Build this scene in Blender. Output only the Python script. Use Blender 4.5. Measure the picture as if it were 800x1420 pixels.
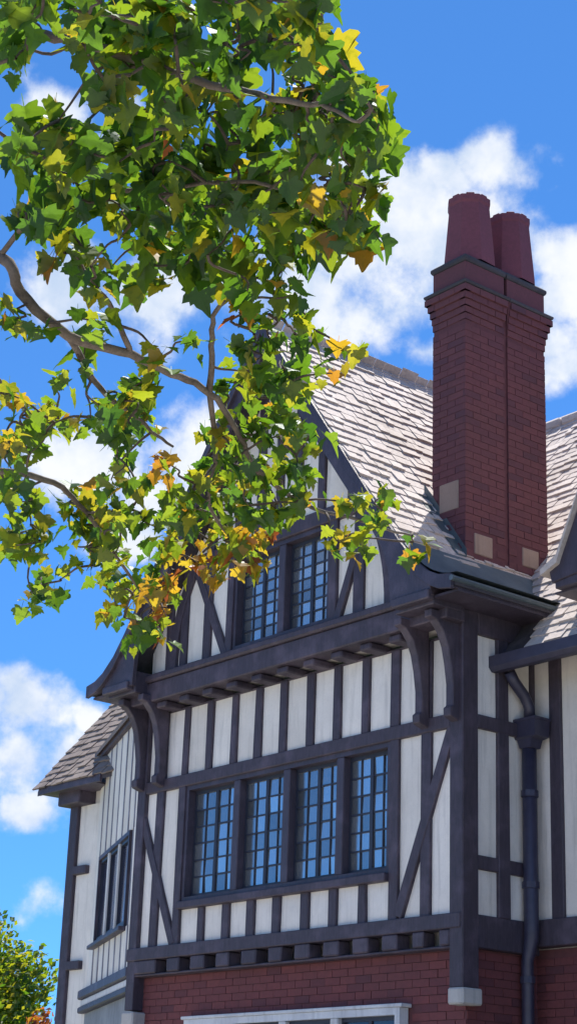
import bpy, bmesh, math, random
from mathutils import Vector, Matrix
random.seed(11)
R = math.radians
for o in list(bpy.data.objects): bpy.data.objects.remove(o)
scene = bpy.context.scene
COL = scene.collection

# ------------------------------------------------------------------ camera
cam_data = bpy.data.cameras.new('camera')
cam = bpy.data.objects.new('camera', cam_data); COL.objects.link(cam)
cam_data.sensor_fit = 'HORIZONTAL'; cam_data.sensor_width = 36.0
cam_data.lens = 2476.6 / 800 * 36
cam_data.clip_end = 5000
right = Vector((0.6358108, 0.77111605, 0.03353582)); up = Vector((0.24423268, -0.24221416, 0.9389796)); fwd = Vector((-0.7321851, 0.58882283, 0.34233412))
cm = Matrix((( right.x, up.x, -fwd.x, 11.597), (right.y, up.y, -fwd.y, -11.505), (right.z, up.z, -fwd.z, 1.6), (0, 0, 0, 1)))
cam.matrix_world = cm
scene.camera = cam

# ------------------------------------------------------------------ light
SUN = Vector((-0.26, 0.38, 0.89)).normalized()
EXPOSURE = 0.86
SKY = 0.12
CLOUD = 1.0
sun_data = bpy.data.lights.new('sun', 'SUN'); sun_data.energy = 5.0; sun_data.angle = R(0.5); sun_data.color = (1.0, 0.95, 0.87)
sun = bpy.data.objects.new('sun', sun_data); COL.objects.link(sun)
sun.location = (0, 0, 40)
sun.rotation_euler = (-SUN).to_track_quat('-Z', 'Y').to_euler()
scene.view_settings.view_transform = 'Standard'; scene.view_settings.look = 'None'
scene.view_settings.gamma = 1.0; scene.view_settings.use_curve_mapping = False
scene.view_settings.exposure = EXPOSURE

# ------------------------------------------------------------------ sky with cumulus
world = bpy.data.worlds.new('World'); scene.world = world; world.use_nodes = True
nt = world.node_tree; nt.nodes.clear(); N = nt.nodes.new; LK = nt.links.new
def wmath(op, a, b=None, c=None, clamp=False):
    n = N('ShaderNodeMath'); n.operation = op; n.use_clamp = clamp
    for i, v in enumerate((a, b, c)):
        if v is None: continue
        if isinstance(v, (int, float)): n.inputs[i].default_value = v
        else: LK(v, n.inputs[i])
    return n.outputs[0]
def wvec(op, a, b):
    n = N('ShaderNodeVectorMath'); n.operation = op
    for i, v in enumerate((a, b)):
        if isinstance(v, (tuple, Vector)): n.inputs[i].default_value = v
        elif v is not None: LK(v, n.inputs[i])
    return n
def wramp(v, lo, hi, smooth=True):
    n = N('ShaderNodeMapRange'); n.interpolation_type = 'SMOOTHSTEP' if smooth else 'LINEAR'
    LK(v, n.inputs[0]); n.inputs[1].default_value = lo; n.inputs[2].default_value = hi
    return n.outputs[0]
def wnoise(vec, scale, detail, rough=.55):
    n = N('ShaderNodeTexNoise'); n.inputs['Scale'].default_value = scale; n.inputs['Detail'].default_value = detail
    n.inputs['Roughness'].default_value = rough; LK(vec, n.inputs['Vector']); return n.outputs['Fac']
sky = N('ShaderNodeTexSky'); sky.sky_type = 'NISHITA'; sky.sun_disc = False
sky.sun_elevation = math.asin(SUN.z); sky.sun_rotation = math.atan2(SUN.x, SUN.y)
sky.altitude = 5000; sky.air_density = 1.0; sky.dust_density = 0.0; sky.ozone_density = 8.0
tc = N('ShaderNodeTexCoord'); D = tc.outputs['Generated']
CLOUDS = [
  (-0.6443,0.5708,0.5091,0.0241,1), (-0.5946,0.6159,0.5169,0.03392,1), (-0.6146,0.5998,0.5124,0.0267,1), (-0.6406,0.5893,0.4922,0.05244,1), (-0.6688,0.5722,0.4747,0.04956,1),
  (-0.6898,0.5647,0.4531,0.04358,1), (-0.6229,0.6163,0.4818,0.05554,1), (-0.6674,0.5931,0.4503,0.03726,0.7), (-0.5833,0.6601,0.4734,0.0264,1), (-0.5868,0.6692,0.4559,0.0256,1),
  (-0.6041,0.6813,0.4134,0.0268,0.9), (-0.656,0.621,0.429,0.0216,0.7), (-0.7695,0.4577,0.4454,0.04324,1), (-0.7404,0.5029,0.4459,0.04347,1), (-0.7137,0.5323,0.4552,0.03726,0.9),
  (-0.7362,0.4143,0.5352,0.0211,1), (-0.7151,0.4544,0.5312,0.0186,1), (-0.7935,0.4876,0.3642,0.04669,1), (-0.7765,0.5288,0.3427,0.03749,1), (-0.7917,0.5188,0.3226,0.03116,0.9),
  (-0.8363,0.4935,0.23,0.03273,1), (-0.8172,0.5235,0.2322,0.02132,1), (-0.8522,0.4666,0.2277,0.03452,1), (-0.8434,0.509,0.1723,0.02239,1), (-0.8282,0.5315,0.1776,0.01685,0.9),
  (-0.8586,0.4814,0.1761,0.02232,1), (-0.8476,0.5165,0.1218,0.01232,0.3), (-0.843,0.4961,0.2081,0.02992,0.55), (-0.7479,0.5481,0.3746,0.0376,0.9), (0.0588,0.7751,0.6291,0.131,1),
  (-0.5684,-0.4347,0.6985,0.08991,1), (0.5261,0.0436,0.8493,0.116,1), (0.0361,0.3652,0.9302,0.1444,1), (0.4256,-0.7051,0.5672,0.1673,1), (0.4141,0.5746,0.7059,0.1982,1),  # wide clouds outside the view, enlarged to add neutral fill light
  (-0.6111,-0.0896,0.7864,0.1716,1), (0.5542,0.2358,0.7982,0.1608,1), (-0.3151,0.9443,0.0952,0.1979,1), (-0.6282,0.1087,0.7704,0.1997,1), (-0.0994,-0.4334,0.8957,0.1343,1),
  (0.2651,-0.8008,0.537,0.2074,1), (0.7134,-0.6798,0.1703,0.09936,1), (0.0821,0.3902,0.9171,0.1399,1), (-0.6437,-0.657,0.3923,0.1494,1), (-0.6435,-0.3809,0.6639,0.203,1),
  (-0.181,-0.3973,0.8997,0.1966,1), (0.6773,-0.0385,0.7347,0.103,1), (0.2559,-0.3069,0.9167,0.2032,1), (-0.5824,-0.27,0.7667,0.1095,1), (0.3707,-0.6587,0.6547,0.1195,1),
  (0.4717,0.1987,0.8591,0.2147,1), (0.4782,0.2973,0.8264,0.1364,1), (0.5389,0.7493,0.3848,0.1848,1), (0.6928,-0.7127,0.1102,0.164,1), (0.6126,0.1777,0.7701,0.1257,1),
  (-0.6595,0.5965,0.4575,0.04968,0.62), (-0.6872,0.5787,0.4392,0.0374,0.62), (-0.6069,0.6673,0.4317,0.03705,0.62), (-0.844,0.4974,0.2004,0.04299,0.62), (-0.8284,0.5193,0.2098,0.03702,0.62),
]

warp = N('ShaderNodeTexNoise'); warp.inputs['Scale'].default_value = 16; warp.inputs['Detail'].default_value = 3; LK(D, warp.inputs['Vector'])
wd = wvec('SUBTRACT', warp.outputs['Color'], (.5, .5, .5)).outputs[0]
ws = wvec('SCALE', wd, None); ws.inputs['Scale'].default_value = 0.055
DW = wvec('ADD', D, ws.outputs[0]).outputs[0]
acc = None
for (dx, dy, dz, r, a) in CLOUDS:
    v = wvec('SUBTRACT', DW, (dx, dy, dz)).outputs[0]
    v = wvec('MULTIPLY', v, (1, 1, 1.5)).outputs[0]
    ln = N('ShaderNodeVectorMath'); ln.operation = 'LENGTH'; LK(v, ln.inputs[0])
    m = wmath('MULTIPLY_ADD', ln.outputs['Value'], -a / r, a)
    acc = m if acc is None else wmath('MAXIMUM', acc, m)
acc = wmath('MAXIMUM', acc, -1.0)
n1 = wnoise(D, 26, 9, .6); n2 = wnoise(D, 75, 6, .6); n3 = wnoise(D, 15, 5, .55)
fb = wmath('ADD', wmath('MULTIPLY', wmath('SUBTRACT', n1, .5), 1.5), wmath('MULTIPLY', wmath('SUBTRACT', n2, .5), .5))
dens = wmath('ADD', acc, fb)
cover = wramp(dens, -.08, .60)
shade = wramp(wmath('ADD', wmath('MULTIPLY', wmath('SUBTRACT', n3, .5), 2.2), wmath('MULTIPLY', fb, .7)), -.35, .4)
cmix = N('ShaderNodeMix'); cmix.data_type = 'RGBA'; LK(shade, cmix.inputs['Factor'])
cmix.inputs['A'].default_value = (.33, .40, .51, 1); cmix.inputs['B'].default_value = (.56, .57, .59, 1)
hs = N('ShaderNodeHueSaturation'); hs.inputs['Saturation'].default_value = 1.0; hs.inputs['Value'].default_value = 1.0; gm = N('ShaderNodeGamma'); gm.inputs['Gamma'].default_value = .7; LK(sky.outputs[0], gm.inputs[0]); LK(gm.outputs[0], hs.inputs['Color'])
b1 = N('ShaderNodeBackground'); tint = wvec('MULTIPLY', hs.outputs[0], (.53, 1.10, 1.66)).outputs[0]; LK(tint, b1.inputs['Color']); b1.inputs['Strength'].default_value = SKY
b2 = N('ShaderNodeBackground'); LK(cmix.outputs['Result'], b2.inputs['Color']); b2.inputs['Strength'].default_value = CLOUD
mx = N('ShaderNodeMixShader'); LK(wmath('MULTIPLY', cover, .96), mx.inputs[0]); LK(b1.outputs[0], mx.inputs[1]); LK(b2.outputs[0], mx.inputs[2])
wo = N('ShaderNodeOutputWorld'); LK(mx.outputs[0], wo.inputs['Surface'])

# ------------------------------------------------------------------ helpers
def link(o, parent=None, label=None, cat=None, kind=None, group=None):
    COL.objects.link(o)
    if parent is not None:
        o.parent = parent
        b = parent.get('_base')
        if b is not None: o.location = Vector(o.location) - Vector(b)
    if label: o['label'] = label
    if cat: o['category'] = cat
    if kind: o['kind'] = kind
    if group: o['group'] = group
    return o
def mesh(name, verts, faces, mat, parent=None, smooth=False, **kw):
    me = bpy.data.meshes.new(name); me.from_pydata([tuple(v) for v in verts], [], faces); me.update()
    bm = bmesh.new(); bm.from_mesh(me); bmesh.ops.recalc_face_normals(bm, faces=bm.faces); bm.to_mesh(me); bm.free()
    for m in (mat if isinstance(mat, (list, tuple)) else [mat]): me.materials.append(m)
    if smooth:
        for p in me.polygons: p.use_smooth = True
    return link(bpy.data.objects.new(name, me), parent, **kw)
def bevelled(name, verts, faces, mat, parent, bev=.006, M=None, seg=1, **kw):
    bm = bmesh.new(); vs = [bm.verts.new(v) for v in verts]
    for f in faces: bm.faces.new([vs[i] for i in f])
    bmesh.ops.recalc_face_normals(bm, faces=bm.faces)
    if bev: bmesh.ops.bevel(bm, geom=list(bm.edges), offset=bev, segments=seg, affect='EDGES', profile=.6)
    if M is not None: bm.transform(M)
    me = bpy.data.meshes.new(name); bm.to_mesh(me); bm.free(); me.materials.append(mat)
    return link(bpy.data.objects.new(name, me), parent, **kw)
BF = [(0,1,3,2),(4,6,7,5),(0,4,5,1),(2,3,7,6),(0,2,6,4),(1,5,7,3)]
def box(name, x0, x1, y0, y1, z0, z1, mat, parent, bev=.006, M=None, wob=0.0, **kw):
    vs = [(x, y, z) for x in (x0, x1) for y in (y0, y1) for z in (z0, z1)]
    if wob: vs = [(x+random.uniform(-wob,wob), y+random.uniform(-wob,wob)*.5, z) for x, y, z in vs]
    return bevelled(name, vs, BF, mat, parent, bev, M, **kw)
def extrude(name, poly, axis, a, b, mat, parent, bev=0, M=None, **kw):
    """poly of 2D points extruded along axis ('x': poly=(y,z); 'y': poly=(x,z); 'z': poly=(x,y))"""
    def p3(p, t): return {'x': (t, p[0], p[1]), 'y': (p[0], t, p[1]), 'z': (p[0], p[1], t)}[axis]
    n = len(poly); vs = [p3(p, a) for p in poly] + [p3(p, b) for p in poly]
    fs = [tuple(range(n)), tuple(range(2*n-1, n-1, -1))] + [(i, (i+1) % n, n+(i+1) % n, n+i) for i in range(n)]
    return bevelled(name, vs, fs, mat, parent, bev, M, **kw)
def bar(name, p, q, w, y0, y1, mat, parent, bev=.006, M=None, **kw):
    """straight timber on a facade from (x,z) to (x,z)"""
    d = Vector((q[0]-p[0], q[1]-p[1])).normalized(); n = Vector((-d.y, d.x)) * w / 2
    return extrude(name, [(p[0]+n.x, p[1]+n.y), (q[0]+n.x, q[1]+n.y), (q[0]-n.x, q[1]-n.y), (p[0]-n.x, p[1]-n.y)], 'y', y0, y1, mat, parent, bev, M, **kw)
def tube(pts, rads, sides=8, cap=True):
    vs, fs = [], []; pts = [Vector(p) for p in pts]; prev = None
    for i, p in enumerate(pts):
        t = (pts[min(i+1, len(pts)-1)] - pts[max(i-1, 0)]).normalized()
        a = t.orthogonal().normalized() if prev is None else (prev - t*prev.dot(t)).normalized()
        prev = a; b = t.cross(a)
        for k in range(sides):
            an = 2*math.pi*k/sides; vs.append(p + (a*math.cos(an) + b*math.sin(an))*rads[i])
    for i in range(len(pts)-1):
        for k in range(sides):
            fs.append((i*sides+k, i*sides+(k+1) % sides, (i+1)*sides+(k+1) % sides, (i+1)*sides+k))
    if cap: fs.append(tuple(range(sides))[::-1]); fs.append(tuple((len(pts)-1)*sides+k for k in range(sides)))
    return vs, fs
def empty(name, loc, **kw):
    o = bpy.data.objects.new(name, None); o.location = loc; o.empty_display_size = .3
    link(o, None, **kw); o['_base'] = tuple(loc); return o

# ------------------------------------------------------------------ materials
def mat_new(name):
    m = bpy.data.materials.new(name); m.use_nodes = True
    t = m.node_tree; p = t.nodes['Principled BSDF']; return m, t, p
def nd(t, kind, **ins):
    n = t.nodes.new(kind)
    for k, v in ins.items():
        k = k.replace('_', ' ')
        if hasattr(v, 'is_linked') or hasattr(v, 'links'): t.links.new(v, n.inputs[k])
        else: n.inputs[k].default_value = v
    return n
def ramp(t, fac, stops):
    n = t.nodes.new('ShaderNodeValToRGB'); t.links.new(fac, n.inputs[0]); cr = n.color_ramp
    while len(cr.elements) < len(stops): cr.elements.new(.5)
    for e, (pos, c) in zip(cr.elements, stops): e.position = pos; e.color = (*c, 1)
    return n.outputs[0]
def mixc(t, fac, a, b, mode='MIX'):
    n = t.nodes.new('ShaderNodeMix'); n.data_type = 'RGBA'; n.blend_type = mode
    for s, v in (('Factor', fac), ('A', a), ('B', b)):
        i = n.inputs[s] if s == 'Factor' else [q for q in n.inputs if q.name == s and q.type == 'RGBA'][0]
        if isinstance(v, (int, float)): i.default_value = v
        elif isinstance(v, tuple): i.default_value = (*v, 1)
        else: t.links.new(v, i)
    return [q for q in n.outputs if q.type == 'RGBA'][0]
def objco(t, sc=(1, 1, 1)):
    c = t.nodes.new('ShaderNodeTexCoord'); m = t.nodes.new('ShaderNodeMapping'); m.inputs['Scale'].default_value = sc
    g = t.nodes.new('ShaderNodeNewGeometry'); t.links.new(g.outputs['Position'], m.inputs['Vector']); return m.outputs[0]
def noise(t, vec, scale, detail=5, rough=.6):
    n = nd(t, 'ShaderNodeTexNoise', Scale=float(scale), Detail=float(detail), Roughness=rough); t.links.new(vec, n.inputs['Vector']); return n.outputs['Fac']
def bump(t, p, h, strength, dist=.01):
    b = t.nodes.new('ShaderNodeBump'); b.inputs['Strength'].default_value = strength; b.inputs['Distance'].default_value = dist
    t.links.new(h, b.inputs['Height']); t.links.new(b.outputs[0], p.inputs['Normal'])
def rnd(t):
    """a random number per piece, whether the piece is an object or an island of a joined mesh"""
    oi = t.nodes.new('ShaderNodeObjectInfo'); g = t.nodes.new('ShaderNodeNewGeometry'); m = t.nodes.new('ShaderNodeMath'); m.operation = 'ADD'
    t.links.new(oi.outputs['Random'], m.inputs[0]); t.links.new(g.outputs['Random Per Island'], m.inputs[1])
    f = t.nodes.new('ShaderNodeMath'); f.operation = 'FRACT'; t.links.new(m.outputs[0], f.inputs[0]); return f.outputs[0]

def make_plaster(name, a, b):
    m, t, p = mat_new(name); v = objco(t)
    c = ramp(t, noise(t, v, 1.7, 6, .65), [(.3, b), (.62, a)])
    st = noise(t, objco(t, (9, 9, .7)), 1.5, 5, .6)
    c = mixc(t, ramp(t, st, [(.52, (0, 0, 0)), (.78, (.6, .6, .6))]), c, tuple(x*.6 for x in b))
    c = mixc(t, ramp(t, noise(t, v, 38, 4, .7), [(.5, (0, 0, 0)), (.85, (.22, .22, .22))]), c, tuple(x*.6 for x in b))
    c = mixc(t, 1.0, c, ramp(t, rnd(t), [(0, (.86, .85, .83)), (.5, (.97, .97, .96)), (1, (1, 1, 1))]), 'MULTIPLY')
    t.links.new(c, p.inputs['Base Color']); p.inputs['Roughness'].default_value = .92
    bump(t, p, noise(t, v, 45, 6, .7), .5, .006); return m
M_PLASTER = make_plaster('white limewashed plaster', (.85, .795, .74), (.71, .665, .62))
M_RENDER = make_plaster('grey render', (.33, .36, .40), (.22, .24, .27))
def make_wood(name, a, b, rough=.6):
    m, t, p = mat_new(name); v = objco(t, (14, 14, 2.5))
    c = ramp(t, noise(t, v, 2.2, 8, .7), [(.3, a), (.7, b)])
    w = noise(t, objco(t), 3.0, 5, .6)
    c = mixc(t, ramp(t, w, [(.5, (0, 0, 0)), (.75, (.55, .55, .55))]), c, tuple(x*2.2 + .008 for x in b))
    c = mixc(t, 1.0, c, ramp(t, rnd(t), [(0, (.86, .84, .85)), (.5, (1, 1, 1)), (1, (1.1, 1.08, 1.06))]), 'MULTIPLY')
    t.links.new(c, p.inputs['Base Color']); p.inputs['Roughness'].default_value = rough
    bump(t, p, noise(t, objco(t, (40, 40, 6)), 2.5, 6, .7), .8, .006); return m
M_TIMBER = make_wood('dark aubergine painted oak', (.036, .028, .040), (.070, .053, .074))
M_TRIM = make_wood('dark painted trim board', (.038, .031, .046), (.066, .052, .074), .5)
M_BATTEN = make_wood('faded grey batten', (.13, .125, .15), (.22, .21, .24))
M_CAP = make_plaster('sooty cap stone', (.062, .062, .078), (.040, .038, .05))
M_STONE = make_plaster('pale limestone', (.58, .55, .52), (.42, .40, .38))
M_BLOCK = make_plaster('buff stone block', (.36, .27, .23), (.27, .19, .16))
M_WHITE = make_plaster('white painted joinery', (.70, .70, .70), (.52, .52, .54))
def make_brick(name, stops, rough=.85):
    m, t, p = mat_new(name); v = objco(t)
    c = ramp(t, rnd(t), stops)
    c = mixc(t, ramp(t, noise(t, v, 30, 5, .7), [(.35, (0, 0, 0)), (.8, (.5, .5, .5))]), c, (.05, .025, .025))
    c = mixc(t, ramp(t, noise(t, v, 1.3, 5, .6), [(.45, (0, 0, 0)), (.75, (.35, .35, .35))]), c, (.06, .03, .035))
    t.links.new(c, p.inputs['Base Color']); p.inputs['Roughness'].default_value = rough
    bump(t, p, noise(t, v, 90, 5, .7), .6, .004); return m
M_BRICK = make_brick('red brick', [(0, (.165, .043, .046)), (.5, (.19, .050, .050)), (.85, (.15, .040, .045)), (1, (.115, .034, .042))])
M_CBRICK = make_brick('sooty purple brick', [(0, (.125, .040, .054)), (.5, (.14, .045, .056)), (.85, (.115, .038, .054)), (1, (.085, .032, .050))])
M_POT = make_brick('red terracotta', [(0, (.20, .055, .078)), (1, (.17, .048, .072))])
def make_mortar2():
    m, t, p = mat_new('sooty mortar'); v = objco(t)
    t.links.new(ramp(t, noise(t, v, 14, 5), [(.3, (.088, .033, .045)), (.7, (.115, .042, .052))]), p.inputs['Base Color']); p.inputs['Roughness'].default_value = .95; return m
M_CMORTAR = make_mortar2()
def make_mortar():
    m, t, p = mat_new('dark mortar'); v = objco(t)
    t.links.new(ramp(t, noise(t, v, 14, 5), [(.3, (.105, .040, .044)), (.7, (.145, .052, .055))]), p.inputs['Base Color']); p.inputs['Roughness'].default_value = .95; return m
M_MORTAR = make_mortar()
def make_brickwork():
    m, t, p = mat_new('brickwork far below'); v = objco(t)
    b = nd(t, 'ShaderNodeTexBrick', Scale=1.0, Color1=(.19, .05, .05, 1), Color2=(.14, .036, .042, 1), Mortar=(.1, .06, .062, 1))
    b.inputs['Mortar Size'].default_value = .01; b.inputs['Brick Width'].default_value = .225; b.inputs['Row Height'].default_value = .075
    mp = t.nodes.new('ShaderNodeMapping'); mp.inputs['Rotation'].default_value = (R(90), 0, 0); t.links.new(v, mp.inputs[0]); t.links.new(mp.outputs[0], b.inputs['Vector'])
    t.links.new(b.outputs['Color'], p.inputs['Base Color']); p.inputs['Roughness'].default_value = .9; return m
M_BRICKWORK = make_brickwork()
def make_shingle(name, stops):
    m, t, p = mat_new(name); v = objco(t)
    c = ramp(t, rnd(t), stops)
    c = mixc(t, ramp(t, noise(t, v, 22, 6, .7), [(.4, (0, 0, 0)), (.8, (.5, .5, .5))]), c, (.15, .125, .12))
    c = mixc(t, ramp(t, noise(t, v, 1.1, 5, .6), [(.46, (0, 0, 0)), (.72, (.45, .45, .45))]), c, (.30, .245, .19))
    t.links.new(c, p.inputs['Base Color']); p.inputs['Roughness'].default_value = .85
    bump(t, p, noise(t, v, 60, 6, .7), .6, .006); return m
M_SHINGLE = make_shingle('weathered stone slate', [(0, (.56, .485, .445)), (.35, (.62, .545, .505)), (.7, (.59, .51, .475)), (1, (.50, .43, .40))])
M_SHINGLE_B = make_shingle('brown weathered slate', [(0, (.17, .13, .115)), (.4, (.23, .18, .16)), (.75, (.20, .155, .14)), (1, (.13, .10, .09))])
M_DECK = make_wood('roof boarding', (.05, .045, .055), (.075, .065, .075), .9)
def make_lead():
    m, t, p = mat_new('weathered lead'); v = objco(t)
    t.links.new(ramp(t, noise(t, v, 4, 6), [(.3, (.075, .10, .115)), (.7, (.12, .15, .165))]), p.inputs['Base Color'])
    p.inputs['Roughness'].default_value = .5; p.inputs['Metallic'].default_value = .3; bump(t, p, noise(t, v, 9, 5), .4, .01); return m
M_LEAD = make_lead()

def make_glass(name, col, metal, rough):
    m, t, p = mat_new(name); v = objco(t)
    c = ramp(t, rnd(t), [(0, tuple(x*.6 for x in col)), (1, tuple(min(1, x*1.2) for x in col))])
    t.links.new(c, p.inputs['Base Color']); p.inputs['Metallic'].default_value = metal; p.inputs['Roughness'].default_value = rough
    p.inputs['Specular IOR Level'].default_value = .8
    bump(t, p, noise(t, v, 7, 3, .5), .12, .01); return m
M_GLASS = make_glass('old leaded glass', (.48, .50, .50), .85, .16)
M_DARKGLASS = make_glass('dark glass', (.02, .022, .045), .0, .12)
def make_came():
    m, t, p = mat_new('dark lead came'); p.inputs['Base Color'].default_value = (.026, .030, .05, 1); p.inputs['Roughness'].default_value = .5; return m
M_CAME = make_came()
def make_pipe():
    m, t, p = mat_new('painted cast iron'); v = objco(t)
    t.links.new(ramp(t, noise(t, v, 10, 5), [(.3, (.030, .028, .052)), (.7, (.048, .044, .075))]), p.inputs['Base Color']); p.inputs['Roughness'].default_value = .45
    bump(t, p, noise(t, v, 40, 4), .3, .003); return m
M_PIPE = make_pipe()
def make_leaf(name, dif, tra):
    m, t, p = mat_new(name); t.nodes.remove(p); out = [n for n in t.nodes if n.type == 'OUTPUT_MATERIAL'][0]
    r = rnd(t); v = objco(t)
    cd = ramp(t, r, dif); ct = ramp(t, r, tra)
    blot = ramp(t, noise(t, v, 24, 3, .6), [(.52, (0, 0, 0)), (.72, (.55, .55, .55))])
    cd = mixc(t, blot, cd, tuple(x*.6 for x in dif[0][1])); ct = mixc(t, blot, ct, tuple(x*.55 for x in tra[0][1]))
    d = t.nodes.new('ShaderNodeBsdfDiffuse'); tr = t.nodes.new('ShaderNodeBsdfTranslucent'); g = t.nodes.new('ShaderNodeBsdfGlossy')
    t.links.new(cd, d.inputs[0]); t.links.new(ct, tr.inputs[0]); g.inputs['Roughness'].default_value = .42; g.inputs[0].default_value = (.9, .95, 1, 1)
    m1 = t.nodes.new('ShaderNodeMixShader'); m1.inputs[0].default_value = .5; t.links.new(d.outputs[0], m1.inputs[1]); t.links.new(tr.outputs[0], m1.inputs[2])
    m2 = t.nodes.new('ShaderNodeMixShader'); m2.inputs[0].default_value = .022; t.links.new(m1.outputs[0], m2.inputs[1]); t.links.new(g.outputs[0], m2.inputs[2])
    t.links.new(m2.outputs[0], out.inputs[0]); return m
LEAF = [make_leaf('green plane leaf', [(0, (.022, .058, .020)), (.6, (.032, .075, .020)), (1, (.050, .092, .020))], [(0, (.075, .19, .012)), (.6, (.15, .30, .012)), (1, (.29, .42, .015))]),
        make_leaf('yellow green plane leaf', [(0, (.045, .088, .020)), (.6, (.070, .105, .020)), (1, (.105, .115, .022))], [(0, (.22, .36, .012)), (.6, (.40, .46, .015)), (1, (.54, .45, .02))]),
        make_leaf('golden plane leaf', [(0, (.15, .13, .022)), (.6, (.19, .125, .022)), (1, (.15, .075, .022))], [(0, (.58, .46, .02)), (.6, (.66, .40, .02)), (1, (.55, .24, .02))]),
        make_leaf('rust plane leaf', [(0, (.17, .055, .02)), (1, (.11, .04, .025))], [(0, (.68, .19, .02)), (1, (.34, .09, .03))])]
def make_bark(name, a, b):
    m, t, p = mat_new(name); v = objco(t)
    c = ramp(t, noise(t, v, 9, 6, .7), [(.35, a), (.65, b)])
    t.links.new(c, p.inputs['Base Color']); p.inputs['Roughness'].default_value = .9
    bump(t, p, noise(t, objco(t, (30, 30, 30)), 2, 6, .7), .7, .01); return m
M_BARK = make_bark('mottled bark', (.075, .058, .048), (.19, .155, .13))
M_TWIG = make_bark('brown twig bark', (.06, .045, .038), (.12, .09, .075))
def make_ground(name, stops, sc):
    m, t, p = mat_new(name); v = objco(t)
    t.links.new(ramp(t, noise(t, v, sc, 8, .7), stops), p.inputs['Base Color']); p.inputs['Roughness'].default_value = .95
    bump(t, p, noise(t, v, sc*20, 5), .6, .03); return m
M_GRASS = make_ground('lawn', [(.3, (.05, .085, .025)), (.7, (.09, .13, .04))], .8)
M_BOUNCE_PAVE = make_ground('pale bounce paving', [(.3, (.46, .42, .37)), (.7, (.56, .52, .46))], 1.5)  # kept pale and warm to throw light back onto the walls

# ------------------------------------------------------------------ ground
def sheet(name, x0, x1, y0, y1, z, mat, **kw):
    return mesh(name, [(x0, y0, z), (x1, y0, z), (x1, y1, z), (x0, y1, z)], [(0, 1, 2, 3)], mat, None, **kw)
sheet('ground', -900, 900, -900, 900, 0, M_GRASS, kind='structure')
sheet('bounce_forecourt', -16, 34, -34, -.6, .004, M_BOUNCE_PAVE, kind='structure')  # unseen paving, added to bounce sunlight onto the shaded facade

# ------------------------------------------------------------------ the house
house = empty('tudor_house', (0, 0, 0), label='half-timbered house with white plaster panels, steep gable and twin brick chimney', cat='house')
XC = -2.6

# ---- ground floor brick walls (bricks are real pieces; plain material below the view)
PIECES = {'brick': [], 'shingle': []}       # (matrix, parent, material, priority)
def brick_face(p0, e, n, L, z0, z1, parent, prio, skip=None, course=.075, bl=.225, mi=0, k0=0):
    """bricks on a vertical face: p0 start, e direction, n outward normal"""
    p0 = Vector(p0); e = Vector(e); n = Vector(n); k = k0; z = z0
    while z + course*.8 <= z1:
        u = -(bl/2 if k % 2 else 0)
        while u < L - .01:
            a = max(u, 0); b = min(u + bl - .007, L)
            if b - a > .03 and not (skip and skip(a, b, z)):
                w = b - a; o = p0 + e*a + n*random.uniform(-.002, .003); o.z = z
                M = Matrix((( e.x*w, -n.x*.09, 0, o.x), (e.y*w, -n.y*.09, 0, o.y), (0, 0, course-.007, z), (0, 0, 0, 1)))
                PIECES['brick'].append((M, parent, prio - random.random()*.2, mi))
            u += bl
        z += course; k += 1
gf = box('brick_wall', -5.14, -.06, .095, .4, 0, 3.47, M_MORTAR, house, 0)
def gskip(a, b, z):
    xa, xb = -5.14 + a, -5.14 + b
    return z < 2.97 and xb > -4.13 and xa < -.79
brick_face((-5.14, .085, 0), (1, 0, 0), (0, -1, 0), 5.08, 2.47, 3.46, gf, 3, gskip)
box('lower_brickwork', -5.14, -4.2, .083, .1, 0, 2.46, M_BRICKWORK, gf, 0); box('lower_brickwork', -.72, -.06, .083, .1, 0, 2.46, M_BRICKWORK, gf, 0); box('lower_brickwork', -4.2, -.72, .0831, .1, 0, 1.0, M_BRICKWORK, gf, 0)
gr = box('return_brick_wall', -.3, -.061, .1, 1.2, 0, 3.47, M_MORTAR, house, 0)
brick_face((-.05, .1, 0), (0, 1, 0), (1, 0, 0), .9, 2.47, 3.46, gr, 1)
gw = box('wing_brick_wall', -.06, 7, 1.005, 1.4, 0, 3.52, M_MORTAR, house, 0)
brick_face((-.05, .995, 0), (1, 0, 0), (0, -1, 0), 2.2, 2.47, 3.5, gw, 1.5)
box('lower_brickwork', -.05, 7, .993, 1.1, 0, 2.46, M_BRICKWORK, gw, 0); box('lower_brickwork', 2.2, 7, .993, 1.1, 2.47, 3.5, M_BRICKWORK, gw, 0)

# ---- front wall: core, timbers, panels
def wall_core(name, x0, x1, y0, y1, z0, z1, M=None): return box(name, x0, x1, y0, y1, z0, z1, M_PLASTER, house, 0, M)
fw = wall_core('front_wall', -5.16, -.16, .16, .4, 3.5, 6.27)
def panel(x0, x1, z0, z1, y, parent, M=None, top=None, mat=None):
    """one plaster infill panel, slightly pillowed and uneven; top=(zl,zr) for a slanted head"""
    zl, zr = top if top else (z1, z1)
    j = lambda: random.uniform(-.004, .004)
    vs = [(x0, y+j(), z0), (x1, y+j(), z0), (x1, y+j(), zr), (x0, y+j(), zl), ((x0+x1)/2, y-.006+j(), (z0*2+zl+zr)/4)]
    vs += [(x0, y+.05, z0), (x1, y+.05, z0), (x1, y+.05, zr), (x0, y+.05, zl)]
    fs = [(0, 1, 4), (1, 2, 4), (2, 3, 4), (3, 0, 4), (5, 8, 7, 6), (0, 5, 6, 1), (1, 6, 7, 2), (2, 7, 8, 3), (3, 8, 5, 0)]
    if M is not None: vs = [M @ Vector(v) for v in vs]
    return mesh('plaster_panel', vs, fs, mat or M_PLASTER, parent)
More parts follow.
